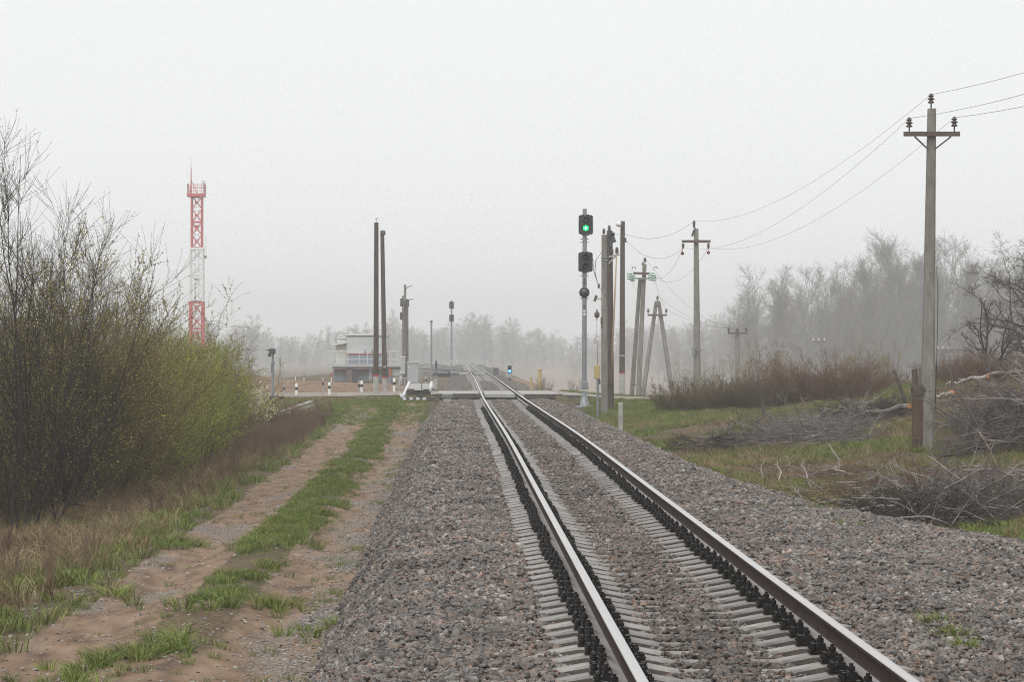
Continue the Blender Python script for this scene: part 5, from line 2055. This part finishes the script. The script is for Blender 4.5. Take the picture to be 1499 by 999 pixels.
TREES = []
for sd, kw in ((41, dict(H=12, limbs=50, narrow=.30, up=.07, ang=.6)), (42, dict(H=12, limbs=48, narrow=.34, up=.06, ang=.65, fork=2)), (43, dict(H=12, limbs=52, narrow=.26, up=.09, ang=.55)), (44, dict(H=12, limbs=48, narrow=.36, up=.05, ang=.7, fork=3)), (45, dict(H=12, limbs=46, narrow=.38, up=.04, ang=.75))):
    tk, cr = tree_shape(sd, per=8, twigs=6, r0=.12, wob=.12, t0=.1, tw=.011, **kw)
    TREES.append([('trunk', shape_mesh('trunk', tk, M['bark'])), ('crown', shape_mesh('crown', cr, M['bark']))])
FARS = []
for sd, kw in ((51, dict(H=10, limbs=34, narrow=.36, up=.05, ang=.65)), (52, dict(H=10, limbs=34, narrow=.44, up=.03, ang=.8)), (53, dict(H=10, limbs=36, narrow=.3, up=.06, ang=.6)), (54, dict(H=10, limbs=36, narrow=.4, up=.04, ang=.75, fork=2))):
    tk, cr = tree_shape(sd, per=7, twigs=4, r0=.12, wob=.13, t0=.06, tw=.022, **kw)
    FARS.append([('trunk', shape_mesh('trunk', tk, M['bark'])), ('crown', shape_mesh('crown', cr, M['bark']))])


def tree_at(px, ytop, Y, label, group, st, h0, name='bare_tree'):
    t = P(px, ytop, Y)
    g = gz(t.x, Y)
    s = max(.25, (t.z - g) / h0)
    return plant(name, px, Y, label, 'tree', group, st[random.randrange(len(st))], s * random.uniform(.95, 1.1), sz=s)


# foggy wood on the right
FW = 'bare trees of the foggy wood on the right'
named = {(1301, 345): 'tallest slim bare tree in the foggy wood left of the tall pole', (1384, 354): 'tallest bare tree of the wood right of the tall pole', (1115, 397): 'tall bare tree at the left end of the foggy wood', (1236, 388): 'high bare tree mid wood, between the left end and the tallest'}
tops = [(1085, 440), (1115, 397), (1096, 425), (1132, 420), (1150, 400), (1166, 398), (1184, 402), (1197, 425), (1212, 396), (1222, 415), (1236, 388), (1250, 405), (1262, 388), (1276, 380), (1288, 366), (1301, 345), (1313, 372), (1326, 378), (1340, 395), (1352, 372), (1374, 362), (1384, 354), (1394, 366), (1406, 368), (1416, 384), (1426, 395), (1440, 410), (1452, 385), (1463, 390), (1478, 372), (1492, 385)]
for px, yt in tops:
    Y = random.uniform(470, 560)
    tree_at(px, yt, Y, named.get((px, yt), 'bare tree standing in the foggy wood on the right'), FW, TREES, 12.0)
for i in range(46):
    px = 1082 + 430 * (i + random.random()) / 46
    top_here = np.interp(px, [t[0] for t in tops], [t[1] for t in tops])
    Y = random.uniform(570, 700)
    tree_at(px, top_here + random.uniform(18, 70), Y, 'bare tree standing in the foggy wood on the right', FW, TREES, 12.0)
# lower growth under the wood
TH = bush_set((61, 62), 'leaf_olive', 'bark', H=3.0, R=2.0, stems=26, spread=.36, per=7, twigs=4, leaf=0, r0=.03)
for sset in TH:
    sset.pop()
for i in range(38):
    px = 1075 + 440 * (i + random.random()) / 38
    Y = random.uniform(260, 340)
    s = random.uniform(1.0, 1.6)
    plant('thicket_shrub', px, Y, 'leafless shrub under the foggy wood on the right', 'shrub', 'shrubs under the foggy wood', TH[i % 2], s)

# far tree lines
GL_ = 'far trees fading into the fog'
line = [(150, 470), (175, 462), (200, 470), (225, 478), (250, 472), (275, 480), (300, 468), (322, 490), (345, 478), (366, 463), (384, 480), (405, 492), (430, 486), (455, 488), (480, 486), (505, 476), (524, 474), (545, 480), (562, 470), (580, 462), (600, 475), (616, 480), (640, 478), (662, 474), (682, 462), (694, 458), (706, 466), (722, 476), (738, 464), (752, 470), (770, 482), (790, 474), (812, 486), (835, 492), (858, 488), (880, 484), (905, 480), (930, 470), (952, 468), (975, 472), (1000, 474), (1025, 470), (1050, 462), (1072, 458)]
lx, lt = [t[0] for t in line], [t[1] for t in line]
for i in range(88):
    px = 128 + 965 * (i + random.random()) / 88
    Y = random.uniform(900, 1080)
    t = float(np.interp(px, lx, lt)) + random.uniform(-6, 16)
    tree_at(px, t, Y, 'bare tree in the far line fading into the fog', GL_, FARS, 10.0)
for i in range(44):
    px = 120 + 370 * (i + random.random()) / 44 if i < 26 else 960 + 140 * (i - 26 + random.random()) / 18
    Y = random.uniform(760, 880)
    t = float(np.interp(px, lx, lt)) + random.uniform(6, 34)
    tree_at(px, t, Y, 'bare tree in the far line fading into the fog', GL_, FARS, 10.0)
# the wood behind them reads as one mass
n = 1000
fpx = rng.uniform(-20, 1540, n)
fY = rng.uniform(1090, 1350, n)
ft = np.interp(fpx, lx + [1200, 1540], lt + [440, 440]) + rng.uniform(2, 34, n)
fp = np.array([tuple(P(a, b_, c_)) for a, b_, c_ in zip(fpx, ft, fY)])
fg = Gz(fp[:, 0], fp[:, 1])
far_c = proto_collection('far_tree_shapes', [np_mesh('far_tree', *join([tubes_, crown_]), M['bark']) for tubes_, crown_ in [tree_shape(60 + i, H=10, limbs=26, narrow=.42, up=.03, ang=.75, per=6, twigs=3, r0=.13, wob=.13, t0=.04, tw=.035) for i in range(4)]])
o = scatter('far_wood', np.stack([fp[:, 0], fp[:, 1], fg - .5], -1), np.stack([np.zeros(n), np.zeros(n), rng.uniform(0, 6.28, n)], -1), np.maximum(.4, (fp[:, 2] - fg) / 10.0)[:, None] * np.array([[1.25, 1.25, 1.0]]), far_c, rng.integers(0, 4, n))
tag(o, 'far wood behind the tree line, dissolving into the fog', 'wood')
tree_at(173, 414, 260, 'bare round topped tree in mist just behind the left bushes', None, TREES, 12.0)
tree_at(366, 461, 760, 'broad bare tree standing above the far tree line between mast and cabin', None, FARS[1:2], 10.0)

# --- bushes on the right
R_RED = bush_set((71, 72), 'leaf_olive', 'twig_brown', H=1.6, R=1.9, stems=90, spread=.8, per=12, twigs=6, leaf=1200, leaf_size=.022, up=.03, r0=.012, lower=.05)
R_OLV = bush_set((73, 74), 'leaf_olive', 'twig_dark', H=1.6, R=1.9, stems=90, spread=.75, per=12, twigs=6, leaf=3500, leaf_size=.026, up=.05, r0=.012, lower=.05)
R_UP = bush_set((75,), 'leaf_olive', 'twig_olive', H=2.2, R=.9, stems=16, spread=.18, per=6, twigs=3, leaf=1800, leaf_size=.04, up=.1, r0=.012, lower=.2)
RB = 'bushes on the grass bank at right'
for px, Y, h, st, la in (
        (1000, 95, 1.35, R_OLV, 'round brown bush closest to the A-frame on the right'),
        (1035, 92, 1.5, R_OLV, 'round brown bush directly below the second pole'),
        (1068, 97, 1.15, R_OLV, 'brown bush behind the gap below the second pole'),
        (1090, 92, 1.45, R_OLV, 'olive brown bush left of the reddish mass'),
        (1122, 90, 1.25, R_OLV, 'olive brown bush at the start of the reddish mass'),
        (1160, 92, 1.8, R_RED, 'left half of the reddish brown bush mass before the wood'),
        (1205, 90, 2.15, R_RED, 'highest reddish brown bush, under the white insulators'),
        (1245, 92, 1.7, R_RED, 'right end of the reddish brown bush mass'),
        (1275, 96, 1.0, R_RED, 'low reddish bush left of the dark leaning stub'),
        (1330, 97, 1.0, R_RED, 'low twiggy bush behind the dark stubs'),
        (1385, 90, 1.1, R_RED, 'low twiggy bush right behind the tall pole'),
        (1420, 84, 1.2, R_RED, 'brown bush on the bank right of the tall pole'),
        (1470, 82, 1.4, R_RED, 'brown bush on the bank near the right edge')):
    q = st[random.randrange(2)]
    plant('twiggy_bush', px, Y, la, 'bush', RB, q, h / 1.5, sz=h / 1.55)
for px, Y, h, la in ((1085, 95, 2.2, 'green tipped upright shoots left, before the pole by the wood'), (1128, 93, 2.5, 'green tipped upright shoots above the olive brown bush'), (1150, 96, 2.0, 'thin upright shoots at the left end of the reddish mass'), (1240, 98, 2.4, 'sparse upright sapling above the reddish mass'), (1300, 99, 2.2, 'sparse sapling left of the dark stubs'), (1005, 97, 1.9, 'upright shoots poking out of the leftmost round bush'), (1042, 99, 1.9, 'upright shoots beside the foot of the second pole')):
    plant('sapling', px, Y, la, 'sapling', 'upright shoots on the bank at right', R_UP[0], h / 2.2 * .8, sz=h / 2.2)
# dry shrubs by the crossing on the right
for px, Y, h, la in ((790, 124, .85, 'dry leafless shrub right of the crossing beside the yellowish post'), (803, 125, .6, 'smaller dry shrub just right of that beside the crossing'), (842, 126, .9, 'dry shrub left of the signal foot')):
    plant('dry_shrub', px, Y, la, 'shrub', 'dry shrubs by the crossing', TH[0], h / 3.0 * .8, sz=h / 3.0)

# --- heaps of cut branches
def brush_shape(seed, n, rx, ry, h, L, r0=.014, flat=.25, droop=-.05, per=5, twigs=3, dirx=0.0, wob=.1):
    r = np.random.default_rng(seed)
    a = r.uniform(0, 6.283, n)
    q = np.sqrt(r.uniform(0, 1, n))
    x, y = np.cos(a) * q * rx, np.sin(a) * q * ry
    z = h * np.clip(1 - q ** 2, 0, 1) * r.uniform(0, 1, n) + .02
    st = np.stack([x, y, z], -1)
    b = r.uniform(0, 6.283, n)
    d = np.stack([np.cos(b) + dirx, np.sin(b) * .7, r.normal(flat * .4, flat, n)], -1)
    S = polylines(st, d, r.uniform(L * .5, L, n), 7, wob, droop, r)
    S[..., 2] = np.maximum(S[..., 2], -.05)
    SR = (r0 * r.uniform(.5, 1.3, n))[:, None] * np.linspace(1, .25, 7)[None, :]
    B, BR = spawn(S, SR, per, .15, 1.0, .65, L * .15, L * .4, 5, .18, droop, r0 * .45, r)
    T, TR = spawn(B, BR, twigs, .1, 1.0, .6, L * .06, L * .16, 3, .2, droop, .004, r)
    return join([tubes(S, SR, 4), tubes(B, BR, 3), tubes(T, np.maximum(TR, .0022), 3)])


M['branch_grey'] = mat('pale_grey_branch', (0.36, 0.33, 0.30), (0.16, 0.135, 0.12), 0.85, 4.0, rand=0.2)
BP = 'heaps of cut branches on the right bank'
brush = {}
for k_, sd, kw in (('low', 81, dict(n=170, rx=1.9, ry=1.3, h=.35, L=1.2, r0=.010, per=6, twigs=4)), ('low2', 82, dict(n=170, rx=2.0, ry=1.2, h=.4, L=1.4, r0=.011, dirx=.8, per=6, twigs=4)), ('heap', 83, dict(n=190, rx=1.5, ry=1.2, h=.9, L=1.3, r0=.012, droop=-.12, flat=.6, per=6, twigs=4)), ('heap2', 84, dict(n=190, rx=1.7, ry=1.2, h=.7, L=1.5, r0=.012, droop=-.10, flat=.5, per=6, twigs=4))):
    vf = brush_shape(sd, **kw)
    kw2 = dict(kw, n=24, r0=kw['r0'] * 1.7, h=kw['h'] * 1.15, per=5, twigs=3, droop=-.02, wob=.06)
    vp = brush_shape(sd + 100, **kw2)
    pale = shape_mesh('pale_branches', vp, M['branch_grey'])
    brush[k_] = {m_: (shape_mesh('branches', vf, M[m_]), pale) for m_ in ('twig_grey', 'twig_violet', 'bark_dark', 'twig_brown')}
for px, py, k_, m_, s, sz, la in (
        (1075, 655, 'low', 'bark_dark', .9, .9, 'low dark heap of twigs nearest the ballast below the round bushes'),
        (1130, 650, 'low2', 'bark_dark', .9, .9, 'low dark heap of twigs below the reddish bushes'),
        (1165, 648, 'low2', 'twig_grey', 1.0, 1.4, 'grey heap of cut branches in the middle of the bank'),
        (1205, 652, 'low2', 'twig_grey', 1.0, 1.2, 'grey heap of cut branches just left of the brown timber'),
        (1225, 632, 'low', 'bark_dark', 1.0, 1.2, 'dark heap of brush behind the grey branches mid bank'),
        (1222, 640, 'heap2', 'twig_grey', .8, .7, 'heap of pale branches behind the brown timber'),
        (1310, 612, 'low', 'bark_dark', 1.1, 1.4, 'dark slope of brush left of the brown timber under the stubs'),
        (1475, 655, 'heap', 'twig_violet', .9, 1.3, 'violet grey drooping heap right at the foot of the tall pole'),
        (1525, 645, 'heap', 'twig_violet', 1.1, 1.4, 'large violet grey heap of branches near the right edge'),
        (1550, 640, 'heap2', 'twig_violet', 1.2, 1.7, 'violet grey heap cut by the right edge'),
        (1488, 612, 'heap2', 'twig_violet', 1.0, .9, 'violet grey brush higher on the bank at right'),
        (1310, 725, 'low', 'twig_brown', .9, .8, 'brown flat heap of twigs in front of the tall pole'),
        (1380, 715, 'low2', 'twig_brown', .9, .8, 'brown flat heap of twigs right in front of the tall pole'),
        (1440, 722, 'low2', 'twig_violet', .9, 1.0, 'violet flat heap of twigs toward the right edge'),
        (1300, 760, 'low', 'bark_dark', .8, 1.1, 'dark twig heap at the edge of the gravel, left one'),
        (1360, 770, 'heap2', 'bark_dark', .7, .85, 'dark twig heap at the edge of the gravel, middle one'),
        (1430, 762, 'heap2', 'twig_grey', .75, .95, 'pale branched heap at the edge of the gravel near the right edge'),
        (1490, 758, 'heap', 'twig_violet', .7, .8, 'violet heap at the gravel edge cut by the right edge'),
        (1250, 700, 'low', 'twig_brown', .7, .6, 'scattered brown twigs in the grass left of the tall pole'),
        (1170, 690, 'low', 'twig_brown', .55, .35, 'thin scatter of brown twigs in the green grass by the ballast')):
    # find where the line of sight meets the ground
    best = None
    for Y in np.arange(30, 110, .5):
        p = P(px, py, Y)
        if p.z <= gz(p.x, Y):
            best = (p.x, Y)
            break
    if best is None:
        best = (P(px, py, 75).x, 75)
    x, Y = best
    o = thing('brush_pile', (x, Y, gz(x, Y)), la, 'brush pile', BP)
    o.rotation_euler = (0, 0, random.choice([0, .3, -.3, 3.14, 2.9, 3.4]))
    o.scale = (s, s, sz)
    put('branches', brush[k_][m_][0], o)
    put('pale_branches', brush[k_][m_][1], o)


def hit(px, py, y0=20, y1=112, lift=0.0):
    for Y in np.arange(y0, y1, .25):
        p = P(px, py, Y)
        if p.z <= gz(p.x, Y) + lift:
            return p
    return P(px, py, y1)


# logs and single pale branches
logs = [
    ((1385, 578), (1446, 567), .065, 'branch_white', True, 'pale felled trunk lying on the green bank right of the tall pole'),
    ((1372, 598), (1396, 594), .075, 'branch_white', True, 'short pale log with an orange cut end right of the tall pole'),
    ((1215, 627), (1333, 616), .085, 'twig_grey', True, 'long grey felled trunk ending at the brown timber'),
    ((1200, 616), (1280, 620), .06, 'twig_grey', True, 'thinner felled trunk crossing above the long grey one'),
    ((1405, 572), (1499, 560), .07, 'twig_grey', False, 'long thin felled trunk running to the right edge high on the bank'),
    ((1380, 688), (1499, 664), .05, 'bark_dark', False, 'dark thin trunk lying across the slope right of the pole foot'),
    ((1010, 657), (1075, 660), .035, 'bark_dark', False, 'dark stick lying along the grass near the ballast'),
    ((1400, 770), (1499, 742), .035, 'twig_grey', False, 'long thin grey stick above the gravel at right'),
]
for a, c_, r_, m_, cut, la in logs:
    p0, p1 = hit(*a), hit(*c_)
    if abs(p0.y - p1.y) > 14:
        p1 = P(c_[0], c_[1], p0.y + 3)
    p0, p1 = p0 + Vector((0, 0, r_ + .25)), p1 + Vector((0, 0, r_ + .3))
    th = thing('felled_log', p0, la, 'log', 'felled trunks on the right bank')
    n = 8
    pts_ = [p0.lerp(p1, i / n) + Vector((random.uniform(-.04, .04), 0, random.uniform(-.06, .06))) for i in range(n + 1)]
    b = MB()
    b.tube(pts_, [r_ * (.55 + .45 * i / n) for i in range(n + 1)], 7)
    b.build('bark', M[m_], th)
    if cut:
        b = MB()
        d = (pts_[-1] - pts_[-2]).normalized()
        b.cyl(pts_[-1], pts_[-1] + d * .012, r_ * .96, r_ * .9, 10)
        b.build('cut_end', M['cut_wood'], th)
pales = [
    ([(1173, 683), (1180, 697), (1190, 721)], .022, 'crooked white branch lying nearest the ballast in the grass'),
    ([(1137, 680), (1143, 695), (1141, 712)], .018, 'white upright twig left of the crooked white branch'),
    ([(1153, 672), (1156, 688)], .014, 'short white twig between the two longer white ones'),
    ([(1213, 653), (1222, 668), (1232, 680)], .018, 'forked white branch farther up the grass'),
    ([(1214, 688), (1232, 694), (1252, 702)], .018, 'flat white branch in the brown twigs mid slope'),
    ([(1120, 675), (1113, 690), (1117, 706)], .012, 'thin white twig standing leftmost in the grass'),
    ([(1345, 742), (1390, 728), (1420, 722)], .024, 'pale branch reaching right over the dark twig heap'),
    ([(1370, 735), (1385, 712), (1405, 696)], .018, 'pale branch rising out of the dark twig heap'),
    ([(1400, 745), (1440, 725), (1470, 722)], .024, 'thick pale forked branch at the gravel edge'),
    ([(1425, 575), (1440, 560), (1447, 545)], .02, 'pale bent branch sticking up on the bank at right'),
    ([(1395, 610), (1402, 595), (1412, 603)], .02, 'pale bent branch beside the short log'),
    ([(1240, 600), (1262, 608), (1300, 612)], .022, 'pale branch lying on the yellow grass slope'),
]
for ptx, r_, la in pales:
    p0 = hit(*ptx[-1])
    Y = p0.y
    pts_ = [P(x, y, Y + .06 * (ptx[-1][1] - y) / 4) for x, y in ptx]
    # finer, slightly crooked
    fine_ = []
    for i in range(len(pts_) - 1):
        for t in range(4):
            fine_.append(pts_[i].lerp(pts_[i + 1], t / 4) + Vector((random.uniform(-.02, .02), 0, random.uniform(-.012, .012))) + Vector((0, 0, .05)))
    fine_.append(pts_[-1] + Vector((0, 0, .03)))
    b = MB()
    b.tube(fine_, [r_ * (.35 + .65 * i / (len(fine_) - 1)) for i in range(len(fine_))], 5)
    for t in range(4):
        j = random.randrange(1, len(fine_) - 2)
        e = fine_[j] + Vector((random.uniform(-.25, .25), random.uniform(-.1, .1), random.uniform(.02, .22)))
        b.tube([fine_[j], fine_[j].lerp(e, .5) + Vector((.02, 0, .02)), e], [r_ * .4, r_ * .3, r_ * .15], 4)
    tag(b.build('pale_branch', M['branch_white'], None, tuple(fine_[-1])), la, 'branch', 'pale branches in the grass at right')

# --- grass, weeds, straw
def tuft_mesh(name, seed, m, n, h, w, spread, bend, base=.05):
    r = np.random.default_rng(seed)
    a = r.uniform(0, 6.283, n)
    rad = base * np.sqrt(r.uniform(0, 1, n))
    p = np.stack([np.cos(a) * rad, np.sin(a) * rad, np.full(n, -.01)], -1)
    d = np.stack([np.cos(a) * spread * r.uniform(.2, 1.2, n), np.sin(a) * spread * r.uniform(.2, 1.2, n), np.ones(n)], -1)
    d = norm(d)
    L = h * r.uniform(.5, 1.1, n)
    s = norm(np.cross(d, np.array([0, 0, 1.0]) + r.normal(0, .4, (n, 3))))
    outw = np.stack([np.cos(a), np.sin(a), np.zeros(n)], -1)
    V, Fq, Ft = [], [], []
    k1 = p + d * (L * .55)[:, None]
    k2 = p + d * (L * .95)[:, None] + outw * (L * bend)[:, None] - np.array([0, 0, 1.0]) * (L * bend * .5)[:, None]
    W = (w * r.uniform(.6, 1.2, n))[:, None]
    V = np.stack([p - s * W * .5, p + s * W * .5, k1 + s * W * .42, k1 - s * W * .42, k2], 1).reshape(-1, 3)
    i = np.arange(n) * 5
    Fq = np.stack([i, i + 1, i + 2, i + 3], -1)
    Ft = np.stack([i + 3, i + 2, i + 4], -1)
    return np_mesh(name, V, [Fq, Ft], m)


def stalk_mesh(name, seed, m, n, h, r0, spread=.12, per=5, base=.12):
    r = np.random.default_rng(seed)
    a = r.uniform(0, 6.283, n)
    st = np.stack([np.cos(a) * base * r.uniform(0, 1, n), np.sin(a) * base * r.uniform(0, 1, n), np.full(n, -.03)], -1)
    d = np.stack([r.normal(0, spread, n), r.normal(0, spread, n), np.ones(n)], -1)
    S = polylines(st, d, h * r.uniform(.5, 1.05, n), 6, .06, .0, r)
    SR = np.full((n, 1), r0) * np.linspace(1, .4, 6)[None, :]
    B, BR = spawn(S, SR, per, .35, 1.0, .55, h * .12, h * .3, 4, .1, .08, r0 * .6, r)
    V, Fq = join([tubes(S, SR, 3), tubes(B, np.maximum(BR, .0016), 3)])
    return np_mesh(name, V, Fq, m)


M['g_green'] = mat_random('green_grass', [(0.075, 0.105, 0.02), (0.12, 0.165, 0.03), (0.19, 0.235, 0.05), (0.10, 0.13, 0.028), (0.24, 0.22, 0.085)], rough=.6, spec=.25, noise=.25, scale=9)
M['g_dry'] = mat_random('dry_straw', [(0.14, 0.10, 0.055), (0.26, 0.20, 0.11), (0.32, 0.26, 0.155), (0.17, 0.105, 0.06), (0.21, 0.135, 0.08)], rough=.75, spec=.15, noise=.25, scale=9)
M['g_weed'] = mat_random('dead_weed_stalks', [(0.095, 0.065, 0.048), (0.17, 0.118, 0.082), (0.125, 0.082, 0.058), (0.21, 0.145, 0.10)], rough=.85, spec=.15, noise=.2, scale=9)
M['g_rust'] = mat_random('rusty_dead_grass', [(0.20, 0.125, 0.068), (0.31, 0.225, 0.13), (0.15, 0.09, 0.052), (0.36, 0.28, 0.17)], rough=.85, spec=.15, noise=.2, scale=9)
green_c = proto_collection('green_tufts', [tuft_mesh('grass_tuft', 300 + i, M['g_green'], 26, .16, .008, .55, .22, .09) for i in range(4)])
tall_c = proto_collection('tall_tufts', [tuft_mesh('grass_tuft', 310 + i, M['g_green'], 60, .30, .009, .75, .35, .12) for i in range(2)])
dry_c = proto_collection('dry_tufts', [tuft_mesh('straw_tuft', 320 + i, M['g_dry'], 24, .38, .009, .5, .28, .12) for i in range(4)])
rust_c = proto_collection('rust_tufts', [tuft_mesh('straw_tuft', 330 + i, M['g_rust'], 30, .34, .010, .8, .4, .16) for i in range(3)])
weed_c = proto_collection('weed_stalks', [stalk_mesh('weed_stalk', 340 + i, M['g_weed'], 9, .8, .0042, per=6) for i in range(4)])


def strew(name, label, coll, nidx, x, Y, s, tilt=.12, sink=0.0, sz=None):
    z = Gz(x, Y) - sink
    n = len(x)
    r = rng
    s3 = np.stack([s, s, s * (sz if sz is not None else 1.0)], -1)
    o = scatter(name, np.stack([x, Y, z], -1), np.stack([r.normal(0, tilt, n), r.normal(0, tilt, n), r.uniform(0, 6.283, n)], -1), s3, coll, r.integers(0, nidx, n))
    return tag(o, label, 'grass')


def sample(n, x0, x1, y0, y1, w, pw=1.0):
    x = rng.uniform(x0, x1, n)
    Y = y0 + (y1 - y0) * rng.uniform(0, 1, n) ** pw
    k_ = rng.uniform(0, 1, n) < w(x, Y)
    x, Y = x[k_], Y[k_]
    return x, Y


wig = lambda Y: 0.25 * (vnoise(Y * 0, Y, 6.0, 3) - .5)
# middle strip of the dirt track
x, Y = sample(25000, -3.7, -1.9, 29.5, 110, lambda x, Y: np.exp(-((x + 2.72 + wig(Y)) / (.28 + .18 * sstep(30, 45, Y))) ** 4) * (vnoise(x, Y, .8, 51) > .60 - .32 * sstep(30, 55, Y)) * (.12 + .88 * (vnoise(x, Y * .6, 1.4, 54) > .42)), 1.2)
strew('strip_grass', 'strip of fresh green grass between the two wheel ruts of the dirt track', green_c, 4, x, Y, rng.uniform(.3, .95, len(x)))
# sparse tufts along the ruts and the foot of the ballast
x, Y = sample(5200, -4.8, -1.05, 20, 108, lambda x, Y: .03 + .8 * (vnoise(x, Y, .7, 52) > .70) * (np.exp(-((x + 1.35) / .3) ** 2) + .35 + .4 * np.exp(-((x + 4.5) / .4) ** 2)), 1.4)
strew('stray_grass', 'stray tufts of grass in the ruts and at the foot of the ballast', green_c, 4, x, Y, rng.uniform(.3, .8, len(x)))
# few bold clumps
cl = []
for px, py, n, rr in ((208, 962, 34, .28), (345, 882, 30, .42), (260, 800, 16, .22), (410, 800, 24, .3), (150, 880, 12, .3), (480, 925, 8, .18), (130, 990, 16, .4), (540, 850, 8, .2)):
    p = hit(px, py)
    for k_ in range(n):
        cl.append((p.x + random.gauss(0, rr), p.y + random.gauss(0, rr * 1.6)))
cl = np.array(cl)
strew('grass_clumps', 'bold clumps of long green grass on the near dirt track', tall_c, 2, cl[:, 0], cl[:, 1], rng.uniform(.4, .95, len(cl)))
# left verge
x, Y = sample(21000, -9.5, -4.3, 24, 106, lambda x, Y: np.where(x > -4.75, .2, 1) * (vnoise(x, Y, 1.3, 61) > .36) * np.where(x < -7, .45, .9), 1.25)
strew('verge_grass', 'green grass on the verge left of the dirt track', green_c, 4, x, Y, rng.uniform(.7, 1.9, len(x)))
x, Y = sample(9500, -11, -4.6, 24, 108, lambda x, Y: (vnoise(x, Y, 1.6, 62) > .42) * np.where(x > -5.2, .35, 1), 1.25)
strew('verge_straw', 'dry straw standing among the verge grass at left', dry_c, 4, x, Y, rng.uniform(.5, 1.35, len(x)))
x, Y = sample(3200, -10, -5.4, 38, 104, lambda x, Y: (vnoise(x, Y, 2.3, 63) > .5) * .9, 1.1)
strew('rusty_grass', 'matted rusty dead grass under the left bushes', rust_c, 3, x, Y, rng.uniform(.7, 1.6, len(x)))
x, Y = sample(4300, -9.5, -4.7, 25, 70, lambda x, Y: .03 + .16 * (vnoise(x, Y, 1.8, 64) > .6), 1.0)
strew('weed_stalks', 'dead brown weed stalks along the verge at left', weed_c, 4, x, Y, rng.uniform(.5, 1.0, len(x)))
x, Y = sample(3400, -6.9, -4.7, 70, 103, lambda x, Y: np.clip((-x - 4.5 + .6 * vnoise(x, Y, 2, 66)) / 1.0, 0, 1) * .8 * (1 - sstep(88, 103, Y)) * sstep(68, 80, Y) * (.3 + .9 * (vnoise(x, Y, 1.5, 67) > .4)))
strew('dark_weeds', 'tall dark dead weeds beside the dirt track before the crossing', weed_c, 4, x, Y, rng.uniform(.4, .8, len(x)))
# grass before the crossing, both sides
x, Y = sample(15000, -22, -1.2, 93, 112.0, lambda x, Y: (.15 + .7 * (vnoise(x, Y, 1.7, 71) > .42)) * np.where(x > -5, .75, 1))
strew('crossing_grass', 'green grass in front of the crossing road at left', green_c, 4, x, Y, rng.uniform(.5, 1.15, len(x)))
x, Y = sample(16000, 4.9, 22, 84, 128, lambda x, Y: ((x - xc(Y)) > 3.15) * ~((Y > 112) & (Y < 123) & (x < 9)) * (.3 + .7 * (vnoise(x, Y, 2.0, 72) > .4)))
strew('signal_grass', 'green grass around the signal foot and the poles', green_c, 4, x, Y, rng.uniform(.6, 1.5, len(x)))
# right bank
x, Y = sample(30000, 4.6, 22, 33, 96, lambda x, Y: ((x - xc(Y)) > edge(Y) + .1 + .25 * vnoise(x, Y, .8, 76)) * (vnoise(x, Y, 2.2, 73) > .40) * .9, 1.15)
strew('bank_grass', 'patchy green grass on the right bank', green_c, 4, x, Y, rng.uniform(.6, 1.5, len(x)))
x, Y = sample(9500, 4.8, 24, 38, 100, lambda x, Y: ((x - xc(Y)) > edge(Y) + .3) * (vnoise(x, Y, 2.4, 74) > .48), 1.1)
strew('bank_straw', 'dry yellow grass on the right bank', dry_c, 4, x, Y, rng.uniform(.4, .95, len(x)))
x, Y = sample(3600, 5.2, 18, 34, 92, lambda x, Y: ((x - xc(Y)) > edge(Y) + .3) * (vnoise(x, Y, 2.0, 75) > .62), 1.1)
strew('bank_dead_grass', 'rusty dead grass on the right bank', rust_c, 3, x, Y, rng.uniform(.5, 1.0, len(x)))
# tufts in the gravel at lower right
cl = []
for px, py, n, rr in ((1392, 935, 16, .06), (1365, 915, 6, .06), (1410, 950, 6, .05), (1235, 770, 8, .15), (1180, 745, 10, .3), (1140, 728, 8, .3)):
    p = None
    for Y in np.arange(18, 60, .1):
        q = P(px, py, Y)
        if q.z <= float(bed_z(q.x, Y)):
            p = q
            break
    for k_ in range(n):
        cl.append((p.x + random.gauss(0, rr), p.y + random.gauss(0, rr), p.z))
cl = np.array(cl)
o = scatter('gravel_tufts', cl, np.stack([rng.normal(0, .2, len(cl)), rng.normal(0, .2, len(cl)), rng.uniform(0, 6.28, len(cl))], -1), rng.uniform(.5, .9, len(cl)), green_c, rng.integers(0, 4, len(cl)))
tag(o, 'small grass tufts growing through the gravel at right', 'grass')

# a few loose stones on the left verge
for px, py, w, h, m_, la in ((36, 912, 17, 8, 'pale_concrete', 'rounded pale stone at the left edge of the dirt track'), (98, 913, 20, 8, 'bamboo', 'flat yellowish stone right of the pale stone on the verge'), (585, 764, 9, 5, 'dark_grey', 'small dark stone lying in the far rut')):
    p = hit(px, py)
    s = px_len(w, p.y)
    me = stone_mesh('loose_stone', px, M[m_], .5)
    o = put('loose_stone', me, None, (p.x, p.y, p.z + .01))
    o.scale = (s * .8, s * .8, s * .8)
    tag(o, la, 'stone', 'loose stones on the verge')

# ------------------------------------------------------------------ haze
hb = MB()
hb.box((0, 820, 14.0), (1240, 1820, 47.0))
hz = hb.build('haze', [], None)
hm = bpy.data.materials.new('haze')
hm.use_nodes = True
hn, hl = hm.node_tree.nodes, hm.node_tree.links
hn.clear()
ho = hn.new('ShaderNodeOutputMaterial')
hv = hn.new('ShaderNodeVolumePrincipled')
hv.inputs['Color'].default_value = (0.96, 0.975, 0.985, 1)
hv.inputs['Density'].default_value = HAZE
hv.inputs['Anisotropy'].default_value = 0.2
for nm in ('Density Attribute', 'Color Attribute', 'Temperature Attribute'):
    hv.inputs[nm].default_value = ''
hl.new(hv.outputs[0], ho.inputs['Volume'])
hz.data.materials.append(hm)
tag(hz, kind='stuff')
